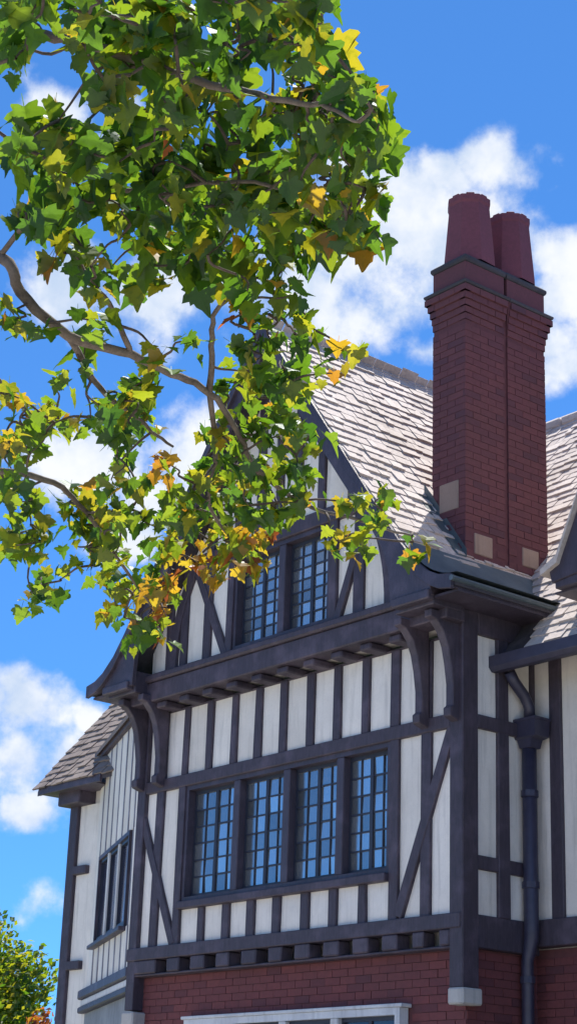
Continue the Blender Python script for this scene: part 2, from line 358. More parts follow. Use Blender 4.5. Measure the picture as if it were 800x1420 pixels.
def stud(x, w, z0, z1, parent, y0=-.035, y1=.06, M=None, name='stud'):
    return box(name, x-w/2, x+w/2, y0, y1, z0, z1, M_TIMBER, parent, .007, M, wob=.007)
def rail(x0, x1, z0, z1, parent, y0=-.05, y1=.07, M=None, name='beam'):
    return box(name, x0, x1, y0, y1, z0, z1, M_TIMBER, parent, .009, M, wob=.004)
def row(bounds, z0, z1, y, parent, M=None, tops=None):
    for i, (a, b) in enumerate(bounds): panel(a, b, z0, z1, y, parent, M, tops(a, b) if tops else None)
# posts
stud(-5.125, .15, 3.1, 6.45, fw, -.055, .12, name='corner_post'); 
box('corner_post', -.13, .045, -.06, .15, 3.10, 6.62, M_TIMBER, fw, .01)
stud(-4.36, .125, 3.75, 5.47, fw, -.042, .09); stud(-.91, .12, 3.75, 5.47, fw, -.042, .09)
# beams
rail(-5.2, .02, 3.62, 3.755, fw, -.075, .1, name='sill_beam')
rail(-5.05, -.13, 5.465, 5.60, fw, -.05)
rail(-4.30, -.97, 4.12, 4.20, fw, -.09, .1, name='window_sill_beam')
box('jetty_shade_board', -5.1, -.1, .12, .158, 6.34, 6.44, M_TRIM, fw, 0)  # dark board added to stand in for deep shade between the joist ends
rail(-5.05, -.13, 6.36, 6.385, fw, -.02)
# joist ends under the sill and under the gable
g = [-4.55, -4.12, -3.68, -3.25, -2.81, -2.4, -1.97, -1.54, -1.12, -.71, -.36]
edges = [-5.05] + g + [-.13]
for a, b in zip(edges[:-1], edges[1:]):
    ga = .10 if a in g else 0; gb = .10 if b in g else 0
    box('joist_end', a+ga, b-gb, -.065, .1, 3.475, 3.617, M_TIMBER, fw, .012, wob=.006)
rail(-5.1, -.08, 3.45, 3.474, fw, -.045, .1, name='plate')
# lower panels under the window
lowp = [(-4.30,-3.97),(-3.87,-3.55),(-3.43,-3.13),(-3.01,-2.71),(-2.59,-2.26),(-2.14,-1.84),(-1.72,-1.40),(-1.30,-.97)]
row(lowp, 3.75, 4.125, 0, fw)
for (a, b), (c, d) in zip(lowp[:-1], lowp[1:]): stud((b+c)/2, c-b+.004, 3.75, 4.125, fw)
# upper band
upp = [(-5.05,-4.84),(-4.72,-4.40),(-4.31,-3.97),(-3.87,-3.53),(-3.43,-3.12),(-3.01,-2.70),(-2.59,-2.26),(-2.15,-1.84),(-1.73,-1.40),(-1.30,-.98),(-.86,-.54),(-.41,-.13)]
row(upp, 5.6, 6.365, 0, fw)
for (a, b), (c, d) in zip(upp[:-1], upp[1:]): stud((b+c)/2, c-b+.004, 5.6, 6.365, fw)
# side bays with braces
row([(-5.05,-4.85),(-4.72,-4.42)], 3.75, 5.47, 0, fw); stud(-4.785, .135, 3.75, 5.47, fw)
row([(-.85,-.54),(-.41,-.13)], 3.75, 5.47, 0, fw); stud(-.475, .135, 3.75, 5.47, fw)
bar('brace', (-5.10, 5.20), (-4.40, 3.76), .105, -.045, .05, M_TIMBER, fw)
bar('brace', (-.10, 5.52), (-.84, 3.78), .115, -.045, .05, M_TIMBER, fw)
# stone corbels and drop posts
box('stone_corbel', -.125, .07, -.085, .17, 2.955, 3.10, M_STONE, house, .015); box('stone_corbel', -5.22, -5.0, -.08, .2, 2.93, 3.08, M_STONE, house, .015)

# ---- windows
def window(name, x0, x1, z0, z1, mull, y, parent, cols=4, rows=6, glass=None, frame=None, M=None, fw_=.05, split=True, proud=.03, depth=.13, mw=.055):
    frame = frame or M_TRIM; glass = glass or M_GLASS
    # frame: a rectangular ring, part of the house; everything else is a child of it
    o = [(x0, z0), (x1, z0), (x1, z1), (x0, z1)]; i_ = [(x0+fw_, z0+fw_), (x1-fw_, z0+fw_), (x1-fw_, z1-fw_), (x0+fw_, z1-fw_)]
    vs = [(p[0], yy, p[1]) for yy in (y-proud, y+depth) for p in o+i_]
    fs = []
    for k in range(4):
        l = (k+1) % 4
        fs += [(k, l, 4+l, 4+k), (8+k, 12+k, 12+l, 8+l), (k, 8+k, 8+l, l), (4+k, 4+l, 12+l, 12+k)]
    if M is not None: vs = [M @ Vector(v) for v in vs]
    w = mesh(name, vs, fs, frame, parent)
    xs = [x0+fw_] + [v for m in mull for v in (m-mw, m+mw)] + [x1-fw_]
    for m in mull: box('mullion', m-mw, m+mw, y-proud+.004, y+depth-.004, z0+fw_, z1-fw_, frame, w, .008, M)
    yg = y + depth*.62
    for a, b in zip(xs[0::2], xs[1::2]):
        za, zb = z0+fw_, z1-fw_
        # casement frames
        mid = (a+b)/2; leaves = [(a, mid), (mid, b)] if split else [(a, b)]
        for (la, lb) in leaves:
            cf = .022; vs, fs = [], []
            def addbox(xa, xb, ya, yb, zc, zd):
                k = len(vs); vs.extend([(x, yy, z) for x in (xa, xb) for yy in (ya, yb) for z in (zc, zd)]); fs.extend([tuple(k+q for q in f) for f in BF])
            addbox(la, la+cf, yg-.02, yg+.02, za, zb); addbox(lb-cf, lb, yg-.02, yg+.02, za, zb)
            addbox(la+cf, lb-cf, yg-.02, yg+.02, za, za+.04); addbox(la+cf, lb-cf, yg-.02, yg+.02, zb-.04, zb)
            ca, cb, c0, c1 = la+cf, lb-cf, za+.04, zb-.04
            nc = cols//2 if split else cols
            for k in range(1, nc): x = ca+(cb-ca)*k/nc; addbox(x-.008, x+.008, yg-.012, yg+.012, c0, c1)
            for k in range(1, rows): z = c0+(c1-c0)*k/rows; addbox(ca, cb, yg-.0115, yg+.0115, z-.009, z+.009)
            if M is not None: vs[:] = [M @ Vector(v) for v in vs]
            mesh('casement', vs, fs, M_CAME, w)
            for ci in range(nc):
                for ri in range(rows):
                    px, pz = ca+(cb-ca)*(ci+.5)/nc, c0+(c1-c0)*(ri+.5)/rows
                    L = Matrix.Translation((px, yg+.002, pz)) @ Matrix.Rotation(R(random.gauss(0, .8)), 4, 'X') @ Matrix.Rotation(R(random.gauss(0, .8)), 4, 'Z') @ Matrix.Diagonal(((cb-ca)/nc, .006, (c1-c0)/rows, 1))
                    if M is not None: L = M @ L
                    add_piece('pane', PANE[glass.name], L, w)
    return w
def unit_box_mesh(name, mat, sym=True):
    me = bpy.data.meshes.new(name); a = -.5 if sym else 0.
    me.from_pydata([(x, y, z) for x in (a, a+1) for y in (a, a+1) for z in (a, a+1)], [], BF)
    bm = bmesh.new(); bm.from_mesh(me); bmesh.ops.recalc_face_normals(bm, faces=bm.faces); bm.to_mesh(me); bm.free()
    me.materials.append(mat); return me
PANE = {m.name: unit_box_mesh('pane', m) for m in (M_GLASS, M_DARKGLASS)}
def add_piece(name, me, M, parent):
    o = bpy.data.objects.new(name, me); COL.objects.link(o); o.parent = parent; o.matrix_basis = M
    b = parent.get('_base')
    if b is not None: o.location = o.location - Vector(b)
    return o
window('window', -4.30, -.97, 4.20, 5.465, [-3.40, -2.565, -1.725], .01, house, 4, 6)
wg = window('window', -4.12, -.80, 1.05, 2.965, [-3.3, -2.5, -1.72], .0, house, 2, 4, M_DARKGLASS, M_WHITE, None, .065, True, .03, .08)
box('lintel_moulding', -4.16, -.76, -.045, .09, 2.967, 3.0, M_WHITE, wg, .006)

# ---- gable: jettied above the first floor
YG = -.2
SL = 1.362; ZA = 10.33
def zline(h): return ZA - SL*h
gb = extrude('gable_wall', [(-4.9, 6.45), (-.3, 6.45), (-.3, 7.0), (XC, 10.1), (-4.9, 7.0)], 'y', YG+.16, YG+.3, M_PLASTER, house)
def gtop(a, b, off=.22): return (zline(abs(a-XC))-off, zline(abs(b-XC))-off)
# bressummer
box('bressummer', -5.28, .08, -.31, -.06, 6.44, 6.66, M_TIMBER, gb, .012); box('bressummer_cap', -5.30, .10, -.35, -.06, 6.662, 6.75, M_TIMBER, gb, .02)
for k in range(10):
    x = -.70 - .43*k
    box('joist_end', x-.085, x+.085, -.25, .11, 6.365, 6.437, M_TIMBER, gb, .014, wob=.008)
# gable studs and panels
def gst(x, w, z0, z1=None, y0=None):
    z1 = z1 if z1 else zline(abs(x-XC)) - .15
    return stud(x, w, z0, z1, gb, YG-.035, YG+.06)
gw1 = [(-4.85,-4.56),(-4.45,-4.28),(-4.17,-3.86),(-3.73,-3.44)]
gw2 = [(-1.60,-1.34),(-1.19,-.88),(-.74,-.35)]
for a, b in gw1 + gw2:
    za, zb = gtop(a, b); hi = 7.86 if (a > -3.8 and b < -1.3) else 99
    panel(a, b, 6.745, 0, YG, gb, None, (min(za, hi), min(zb, hi)))
for x, w in ((-4.505, .11), (-4.225, .11), (-3.795, .13), (-1.265, .15), (-.81, .14)): gst(x, w, 6.745)
stud(-3.385, .11, 6.745, 7.87, gb, YG-.042, YG+.08); stud(-1.655, .11, 6.745, 7.87, gb, YG-.042, YG+.08)
bar('brace', (-4.02, 7.85), (-3.42, 6.74), .105, YG-.045, YG+.05, M_TIMBER, gb)
bar('brace', (-1.18, 7.75), (-1.60, 6.74), .10, YG-.045, YG+.05, M_TIMBER, gb)
for s in (-1, 1):       # curved braces beside the barge boards
    pts = []
    for k in range(9):
        u = k/8; pts.append((XC + s*(1.74 - .34*u**2.2), 6.75 + 1.15*u))
    inner = [(x - s*0, z) for x, z in pts]; outer = [(x + s*.13, z+.02) for x, z in pts]
    extrude('curved_brace', inner + outer[::-1], 'y', YG-.05, YG+.05, M_TIMBER, gb, .005)
window('window', -3.33, -1.71, 6.78, 7.86, [-2.52], YG+.01, house, 4, 7)
rail(-3.95, -1.25, 7.862, 8.03, gb, YG-.055, YG+.08, name='collar_beam')
for a, b in ((-3.70,-3.37),(-3.26,-2.98),(-2.87,-2.65),(-2.55,-2.33),(-2.22,-1.94),(-1.83,-1.50)):
    za, zb = gtop(a, b, .2); panel(a, b, 8.02, 0, YG, gb, None, (za, zb))
for x in (-3.315, -2.925, -2.60, -2.275, -1.885): gst(x, .11, 8.02)
# spandrel brackets under the jetty
def bracket(x, w=.10, y0=-.04):
    fr = [(-.10, 5.52), (-.165, 5.54), (-.17, 5.62), (-.135, 5.645), (-.135, 5.85), (-.165, 6.05), (-.20, 6.2), (-.26, 6.33), (-.35, 6.43), (-.42, 6.45)]
    extrude('bracket', [(y0, 5.50)] + fr + [(-.42, 6.52), (y0, 6.52)], 'x', x-w/2, x+w/2, M_TIMBER, gb, .008)
for x in (-.055, -.475, -4.74, -5.125): bracket(x)

# ---- barge boards at the front of the gable roof
def prof(h):
    if h <= 2.3: return zline(h)
    t = h - 2.3; return zline(2.3) - SL*t + .927*t*t
HT = 3.03
YB = -.54
for s in (-1, 1):
    outer = [(h, prof(h) - .05) for h in (0, .6, 1.2, 1.8, 2.3, 2.5, 2.7)]
    poly = outer + [(2.71, 6.60), (2.15, 6.60), (2.12, 6.95), (2.02, 7.22), (1.75, 7.62), (1.3, 8.22), (.8, 8.90), (0, 9.98)]
    extrude('barge_board', [(XC + s*h, z) for h, z in poly], 'y', YB, YB+.055, M_TRIM, house, .006)
    edge = [(h, prof(h) + .03) for h in (0, .6, 1.2, 1.8, 2.3, 2.5, 2.7, 2.85, HT-.01)]
    extrude('barge_moulding', [(XC + s*h, z) for h, z in edge] + [(XC + s*h, z-.14) for h, z in edge[::-1]], 'y', YB-.045, YB+.002, M_TRIM, house, .004)
    x0, x1 = sorted((XC + s*2.16, XC + s*2.69)); box('barge_foot_box', x0, x1, YB+.057, -.10, 6.53, 6.78, M_TRIM, house, .01)
    xs = sorted((XC+s*2.2, XC+s*2.705)); box('barge_foot_moulding', xs[0], xs[1], YB-.03, YB+.06, 6.565, 6.66, M_TRIM, house, .012)

# ---- main gable roof: boarding + slates
def deck(name, pts, y0, y1, th, mat, parent=house):
    """pts list of (x,z) along the slope, thickened downwards and extruded along y"""
    low = [(x, z-th) for x, z in pts]
    return extrude(name, pts + low[::-1], 'y', y0, y1, mat, parent)
hs_ = [0, .8, 1.6, 2.3, 2.42, 2.54, 2.66, 2.78, 2.9, HT]
roofR = deck('roof', [(XC+h, prof(h)-.02) for h in hs_], YB+.0, 6.5, .05, M_DECK)
roofL = deck('roof', [(XC-h, prof(h)-.021) for h in hs_], YB+.0, 6.5, .05, M_DECK)
def shingle_slope(P, frame, U0, U1, V0, V1, parent, prio, keep=None, expo=.145, mati=0):
    """P(u,v) point, frame(u,v)->(eu,ev,n). v runs up the slope from the eave"""
    v = V0; k = 0
    while v < V1:
        u = U0 - random.uniform(0, .2)
        while u < U1:
            w = random.choice((.10, .13, .15, .18, .22, .26)); a, b = max(u, U0-.02), min(u+w, U1+.02)
            if b - a > .04:
                dv = random.gauss(0, .009); q = P((a+b)/2, v+dv)
                if keep is None or keep(q):
                    eu, ev, n = frame((a+b)/2, v + .1)
                    ang = random.gauss(0, .018); eu2 = (eu*math.cos(ang) + ev*math.sin(ang)); ev2 = (ev*math.cos(ang) - eu*math.sin(ang))
                    ww = b - a - .008; ln = expo*1.85; th = random.uniform(.014, .028)
                    o = q - eu2*ww/2 + n*random.uniform(0, .005)
                    M = Matrix(((eu2.x*ww, ev2.x*ln, n.x*th, o.x), (eu2.y*ww, ev2.y*ln, n.y*th, o.y), (eu2.z*ww, ev2.z*ln, n.z*th, o.z), (0, 0, 0, 1)))
                    PIECES['shingle'].append((M, parent, prio(q) - random.random()*.3, mati))
            u += w
        v += expo * random.uniform(.94, 1.06); k += 1
# arc-length table of the curved profile
def slope_tables(s):
    H = []; h = HT; L = 0; H.append((0, h)); st = .02
    while h > 0:
        h2 = max(0, h-st); L += math.hypot(h-h2, prof(h2)-prof(h)); h = h2; H.append((L, h))
    def hv(v):
        if v <= 0: return HT - v
        lo, hi = 0, len(H)-1
        while hi-lo > 1:
            m = (lo+hi)//2
            if H[m][0] <= v: lo = m
            else: hi = m
        t = (v-H[lo][0])/max(1e-6, H[hi][0]-H[lo][0]); return H[lo][1] + (H[hi][1]-H[lo][1])*min(t, 1)
    def P(u, v): h = hv(v); return Vector((XC + s*h, u, prof(h)))
    def F(u, v):
        h = hv(v); d = .02; ev = Vector((-s*d*2, 0, prof(max(0, h-d))-prof(h+d))).normalized(); eu = Vector((0, s, 0)); return eu, ev, eu.cross(ev)
    return P, F, H[-1][0]
P, F, LT = slope_tables(1)
def prio_r(q): return 5 - abs(q.y-.4) if (q.z > 7.3 and q.y < 1.5) else 1
def keep_r(q):  # not inside the chimney nor under the wing roof
    if q.y > .5 + (q.z-6.3)/1.2 + .25: return False
    if q.x > XC + 2.36 and q.y < 1.4: return False
    return True
shingle_slope(P, F, YB+.015, 4.6, 0, LT-.02, roofR, prio_r, keep_r)
P, F, LT = slope_tables(-1)
shingle_slope(P, F, YB+.015, 4.6, 0, LT-.02, roofL, lambda q: 0, None)
def tri_tube(name, a, b, r, mat, parent):
    vs, fs = tube([a, b], [r, r], 8); mesh(name, vs, fs, mat, parent)
for k in range(14):
    y = YB+.01 + k*.37
    extrude('ridge_tile', [(XC-.09, ZA-.075), (XC, ZA+.03), (XC+.09, ZA-.075), (XC+.09, ZA-.095), (XC, ZA+.01), (XC-.09, ZA-.095)], 'y', y, y+.37, M_SHINGLE, roofR, .002)
# eave soffit and fascia on the right side
box('soffit', .03, XC+HT-.02, YB+.06, 1.0, 6.585, 6.61, M_TRIM, house, 0)
box('fascia', XC+HT-.05, XC+HT-.02, YB+.02, 1.0, 6.61, 6.668, M_TRIM, house, .003)
tri = tube([(XC+HT+.0, y, 6.685+.0*y) for y in (YB-.05, .2, 1.0)], [.028]*3, 8); mesh('eave_lead_roll', tri[0], tri[1], M_LEAD, house)
box('soffit', XC-HT+.02, -5.2, YB+.06, 3.0, 6.585, 6.61, M_TRIM, house, 0)

# ---- return wall (faces right) from the corner to the recessed wing
MR = Matrix(((0, -1, 0, 0), (1, 0, 0, 0), (0, 0, 1, 0), (0, 0, 0, 1)))   # local x -> world y, local y -> -x (inward)
rw = box('return_wall', -.4, -.16, .1, 1.2, 3.47, 6.75, M_PLASTER, house, 0)
for z0, z1 in ((3.75, 4.165), (4.285, 5.475), (5.595, 6.40)):
    for a, b in ((.15, .42), (.57, .88)): panel(a, b, z0, z1, 0, rw, MR)
stud(.495, .145, 3.75, 6.45, rw, -.035, .06, MR); stud(.905, .05, 3.75, 6.45, rw, -.035, .06, MR)
rail(.15, .93, 4.16, 4.29, rw, -.03, .06, MR); rail(.15, .93, 5.47, 5.60, rw, -.045, .06, MR)
rail(.15, .93, 6.38, 6.60, rw, -.05, .1, MR, 'wall_plate'); rail(.15, .95, 3.46, 3.755, rw, -.03, .1, MR, 'sill_beam')

# ---- recessed wing on the right
YW = .93
ww = box('wing_wall', -.16, 7, YW+.1, YW+.4, 3.5, 6.4, M_PLASTER, house, 0)
MW = Matrix.Translation((0, YW, 0))
xs = [(.03, .235), (.385, .62), (.76, 1.05), (1.19, 1.5), (1.64, 1.95)] + [(2.09+.45*k, 2.40+.45*k) for k in range(11)]
row(xs, 3.77, 6.30, 0, ww, MW)
for (a, b), (c, d) in zip(xs[:-1], xs[1:]): stud((b+c)/2, c-b+.004, 3.77, 6.30, ww, -.035, .06, MW)
rail(.0, 7, 3.53, 3.775, ww, -.06, .09, MW, 'sill_beam')
rail(.0, 7, 6.29, 6.40, ww, -.05, .09, MW, 'wall_plate')
MP = 1.2
def wingz(y): return 6.3 + MP*(y-.5)
roofW = mesh('roof', [(x, y, wingz(y)-.03-t) for t in (0, .07) for x, y in ((-.02, .46), (7, .46), (7, 3.85), (-2.9, 3.85), (-2.9, 3.0))], [(0, 1, 2, 3, 4), (9, 8, 7, 6, 5), (0, 5, 6, 1), (1, 6, 7, 2), (2, 7, 8, 3), (3, 8, 9, 4), (4, 9, 5, 0)], M_DECK, house)
sn = math.hypot(1, MP); evw = Vector((0, 1/sn, MP/sn))
def PW(u, v): y = .44 + v/sn; return Vector((u, y, wingz(y)-.01))
def FW(u, v): eu = Vector((1, 0, 0)); return eu, evw, eu.cross(evw)
def keep_w(q): return q.z > prof(min(HT, max(0, q.x-XC))) - .12 or q.x > XC+HT-.1
shingle_slope(PW, FW, -2.7, 7.0, 0, 3.4*sn, roofW, lambda q: 4.2 if (-1.6 < q.x < .9 and q.z < 10) else 0, keep_w)
for k in range(12): box('ridge_tile', -2.9+k*.4, -2.9+k*.4+.392, 3.74, 3.96, wingz(3.85)-.10, wingz(3.85)+.035, M_SHINGLE, roofW, .03)
# gutter of the wing
gut = extrude('gutter', [(.33, 6.20), (.33, 6.09), (.37, 6.05), (.44, 6.05), (.47, 6.09), (.47, 6.20), (.455, 6.20), (.455, 6.10), (.43, 6.07), (.38, 6.07), (.347, 6.10), (.347, 6.20)], 'x', -.06, 6.5, M_PIPE, house, .003)
box('gutter_end', -.075, -.055, .325, .475, 6.045, 6.205, M_PIPE, gut, .004)
for x in (.28, .62, 1.2, 1.8): extrude('rafter_end', [(.48, 6.10), (.48, 6.20), (.95, 6.75), (.95, 6.30), (.78, 6.18)], 'x', x, x+.09, M_TIMBER, house, .006)
box('soffit', .02, 6.5, .475, .90, 6.215, 6.235, M_TRIM, house, 0)
# downpipe with hopper head in the corner
px, py = .09, .77
vs, fs = tube([(px+.02, .50, 6.06), (px+.02, .56, 5.98), (px+.02, .70, 5.86), (px+.02, py, 5.76), (px+.02, py, 5.66)], [.055]*5, 10)
pipe = mesh('downpipe', *tube([(px+.01, py, 5.44), (px+.01, py, 3.72), (px+.01, py, 3.60), (px-.045, py, 3.40), (px-.045, py, 2.0), (px-.045, py, .1)], [.070, .070, .070, .058, .058, .058], 12), M_PIPE, house, True)
mesh('swan_neck', vs, fs, M_PIPE, pipe, True)
hz = [(5.36, .07, .07), (5.44, .09, .08), (5.46, .155, .10), (5.61, .16, .105), (5.62, .172, .112), (5.64, .172, .112)]
vs = [(px+.02+sx*a, py+sy*b, z) for z, a, b in hz for sx, sy in ((-1,-1),(1,-1),(1,1),(-1,1))]
fs = [(4*i+k, 4*i+(k+1) % 4, 4*i+4+(k+1) % 4, 4*i+4+k) for i in range(len(hz)-1) for k in range(4)] + [(3, 2, 1, 0), tuple(4*len(hz)-4+k for k in range(4))]
mesh('hopper_head', vs, fs, M_PIPE, pipe)
for z, dx in ((4.9, .01), (4.05, .01), (3.2, -.045), (2.4, -.045)): mesh('collar', *tube([(px+dx, py, z), (px+dx, py, z+.06)], [.082]*2 if dx > 0 else [.069]*2, 12), M_PIPE, pipe)
# second gable above the wing (its left barge shows at the picture's edge)
YD = .3
dx0, dxa = .85, 2.45
dorm = extrude('dormer_gable', [(dx0+.25, 6.76), (2*dxa-dx0-.25, 6.76), (dxa, 10.0)], 'y', YD+.3, YD+.5, M_PLASTER, house)
for s in (-1, 1):
    f = lambda h, z: (dxa + s*h, z - .14)
    h0 = dxa-dx0
    extrude('barge_board', [f(h0+.03, 7.0), f(h0-.1, 7.06), f(h0-.45, 7.75), f(0, 10.42), f(0, 9.9), f(h0-.62, 7.35), f(h0-.52, 6.93), f(h0, 6.88)], 'y', YD, YD+.06, M_TRIM, dorm, .006)
    extrude('roof_slope', [f(h0+.1, 7.02), f(h0-.1, 7.12), f(h0-.45, 7.82), f(0, 10.52), f(0, 10.44), f(h0-.42, 7.74), f(h0-.1, 7.04), f(h0+.1, 6.96)], 'y', YD-.05, 4.0, M_SHINGLE, dorm)
dl = math.hypot(1.23, 2.70); h0 = dxa-dx0
for s in (-1, 1):
    evd = Vector((-s*1.23/dl, 0, 2.70/dl)); eud = Vector((0, s, 0))
    def PD(u, v, s=s, evd=evd): return Vector((dxa + s*(h0-.45), u, 7.70)) + evd*v
    def FD(u, v, eud=eud, evd=evd): return eud, evd, eud.cross(evd)
    shingle_slope(PD, FD, YD-.04, 3.9, 0, dl-.02, dorm, lambda q: 0)
box('tie_beam', dx0+.02, 2*dxa-dx0-.02, YD+.02, YD+.3, 6.68, 6.86, M_TRIM, dorm, .01)
box('soffit', dx0-.05, 2*dxa-dx0+.05, YD+.1, 1.4, 6.66, 6.678, M_TRIM, dorm, 0)

# ---- twin brick chimney
cx0, cx1 = -.83, -.35
ST = [(.37, .945), (.995, 1.57)]
chim = box('chimney', cx0+.02, cx1-.02, ST[0][0]+.02, ST[1][1]-.02, 6.9, 10.3, M_CMORTAR, house, 0, label='twin red brick chimney with octagonal pots')
for si, (ya, yb) in enumerate(ST):
    box('stack_core', cx0+.006, cx1-.006, ya+.006, yb-.006, 6.9, 9.95, M_CMORTAR, chim, 0)
    zb = 6.95
    def cskip(a, b, z): return False
    pr = 3.2 if si == 0 else 2.2
    if si == 0: brick_face((cx0, ya, 0), (1, 0, 0), (0, -1, 0), cx1-cx0, zb, 9.92, chim, pr, lambda a, b, z: (b > .10 and a < .39 and 7.83 < z+.05 and z < 8.15), mi=1)
    sk = (lambda a, b, z: b > .12 and a < .39 and 7.35 < z+.04 and z < 7.57) if si == 0 else (lambda a, b, z: b > .19 and a < .44 and 7.39 < z+.04 and z < 7.60)
    brick_face((cx1, ya, 0), (0, 1, 0), (1, 0, 0), yb-ya, zb, 9.92, chim, pr-.1, sk, mi=1)
    brick_face((cx0, yb, 0), (0, -1, 0), (-1, 0, 0), yb-ya, zb, 9.92, chim, .1, mi=1)
    if si: brick_face((cx1, yb, 0), (-1, 0, 0), (0, 1, 0), cx1-cx0, zb, 9.92, chim, .1, mi=1)
    # oversailing head
    def ring(name, levels, mat):
        vs = []; fs = []
        for z, o in levels:
            oy0 = o; 
            vs += [(cx0-o, ya-(o if si == 0 else min(o, .022)), z), (cx1+o, ya-(o if si == 0 else min(o, .022)), z), (cx1+o, yb+(o if si == 1 else min(o, .022)), z), (cx0-o, yb+(o if si == 1 else min(o, .022)), z)]
        n = len(levels)
        for i in range(n-1):
            for k in range(4): fs.append((4*i+k, 4*i+(k+1) % 4, 4*i+4+(k+1) % 4, 4*i+4+k))
        fs += [(3, 2, 1, 0), tuple(4*(n-1)+k for k in range(4))]
        return bevelled(name, vs, fs, mat, chim, .005)
    ring('flared_shoulder', [(9.93, -.02), (10.03, -.002), (10.12, .013), (10.22, .036), (10.304, .058)], M_CMORTAR)
    for k, o in enumerate((.004, .012, .026, .044, .066)):
        zk = 9.925 + .075*k; sh = .1 if k % 2 else 0
        o1 = o if si == 0 else 0; o2 = o if si == 1 else 0
        if si == 0: brick_face((cx0-o-sh*0, ya-o, 0), (1, 0, 0), (0, -1, 0), cx1-cx0+2*o, zk, zk+.074, chim, 2.9, None, mi=1, k0=k)
        brick_face((cx1+o, ya-o1, 0), (0, 1, 0), (1, 0, 0), yb-ya+o1+o2, zk, zk+.074, chim, 2.8, None, mi=1, k0=k)
        brick_face((cx0-o, yb+o2, 0), (0, -1, 0), (-1, 0, 0), yb-ya+o1+o2, zk, zk+.074, chim, .1, None, mi=1, k0=k)
        if si: brick_face((cx1+o, yb+o, 0), (-1, 0, 0), (0, 1, 0), cx1-cx0+2*o, zk, zk+.074, chim, .1, None, mi=1, k0=k)
    ring('cap_moulding', [(10.305, .070), (10.335, .080), (10.36, .045), (10.385, .012)], M_CAP)
    ring('frieze', [(10.386, .004), (10.60, .004)], M_CBRICK)
    ring('cap_moulding', [(10.601, .012), (10.625, .026), (10.655, .026), (10.69, -.01)], M_CAP)
    # octagonal pot
    pc = Vector((-.59, .665 if si == 0 else 1.285, 0)); vs, fs = [], []
    lv = [(10.675, .29), (10.74, .288), (11.40, .232), (11.43, .243), (11.495, .243), (11.50, .19), (10.9, .19)]
    for z, r in lv:
        for k in range(8):
            a = R(22.5+45*k+4); vs.append((pc.x+r*math.cos(a), pc.y+r*math.sin(a), z))
    for i in range(len(lv)-1):
        for k in range(8): fs.append((8*i+k, 8*i+(k+1) % 8, 8*i+8+(k+1) % 8, 8*i+8+k))
    fs.append(tuple(8*(len(lv)-1)+k for k in range(8)))
    pot = bevelled('chimney_pot', vs, fs, M_POT, chim, .003)
    for k in range(8):
        a = R(45*k+4); c = Vector((pc.x+.20*math.cos(a), pc.y+.20*math.sin(a), 11.50)); Mx = Matrix.Translation(c) @ Matrix.Rotation(a, 4, 'Z')
        box('merlon', -.03, .025, -.045, .045, -.03, .016, M_POT, pot, .008, Mx)
    # flashing of lead at the foot
box('stone_block', -.725, -.45, .364, .42, 7.84, 8.15, M_BLOCK, chim, .008)
box('stone_block', -.40, -.345, .50, .755, 7.365, 7.585, M_BLOCK, chim, .008)
box('stone_block', -.40, -.345, 1.19, 1.43, 7.40, 7.60, M_BLOCK, chim, .008)
def on_roof(x, y, d): h = x-XC; return (x, y, prof(h)+d)
fl = [on_roof(x, y, d) for x, y, d in ((cx0-.12, .24, .045), (cx1+.02, .24, .045), (cx1+.02, .369, .05), (cx0-.12, .369, .05), (cx0-.12, .368, .16), (cx1+.02, .368, .14))]
mesh('lead_flashing', fl, [(0, 1, 2, 3), (3, 2, 5, 4)], M_LEAD, chim)
# lead-covered kick below the chimney
vs = []; hh = [2.30, 2.36, 2.44, 2.52, 2.62, 2.72, 2.84, 2.95, HT+.02]
for y in (YB+.004, .2, .75, 1.35):
    for h in hh: vs.append((XC+h, y, prof(min(h, HT))+.055))
nh = len(hh); fs = [(i*nh+k, i*nh+k+1, (i+1)*nh+k+1, (i+1)*nh+k) for i in range(3) for k in range(nh-1)]
mesh('lead_apron', vs, fs, M_LEAD, roofR, True)

# ---- left wing: canted wall, front strip and lower roof
A = Vector((-5.2, .05, 0)); ca = math.atan2(-.412, .911)
MC = Matrix.Translation(A) @ Matrix.Rotation(ca, 4, 'Z')
cw = box('canted_wall', -3.4, 0, .12, .3, 3.4, 6.62, M_PLASTER, house, 0, MC)
sx = [-3.40 + .40*k for k in range(9)]
W0, W1, WZ0, WZ1 = -2.98, -.78, 4.10, 5.22
for i in range(len(sx)-1):
    a, b = sx[i]+.03, sx[i+1]-.03
    if i == len(sx)-2: b = -.0
    panel(a, b, 3.58, min(WZ0, 4.10), 0, cw, MC)
    panel(a, b, WZ1, 6.62, 0, cw, MC)
    if b <= W0 + .05 or a >= W1 - .05: panel(a, b, WZ0, WZ1, 0, cw, MC)
for x in sx[1:-1]:
    for z0, z1 in ((3.58, WZ0-.001), (WZ1+.001, 6.62)) + (((WZ0, WZ1),) if x <= W0 or x >= W1 else ()):
        box('batten', x-.03, x+.03, -.008, .06, z0, z1, M_BATTEN, cw, .004, MC)
cwin = window('window', W0, W1, WZ0, WZ1, [-2.26, -1.52], .0, house, 1, 1, M_DARKGLASS, M_TRIM, MC, .05, False, .02, .05, .035)
for m in cwin.children:
    if m.name.startswith('mullion'): m.data.materials[0] = M_WHITE
box('window_sill', W0-.05, W1+.05, -.09, .05, WZ0-.05, WZ0+.0, M_TRIM, cwin, .008, MC)
rail(-3.42, .05, 6.56, 6.68, cw, -.06, .1, MC, 'wall_plate')
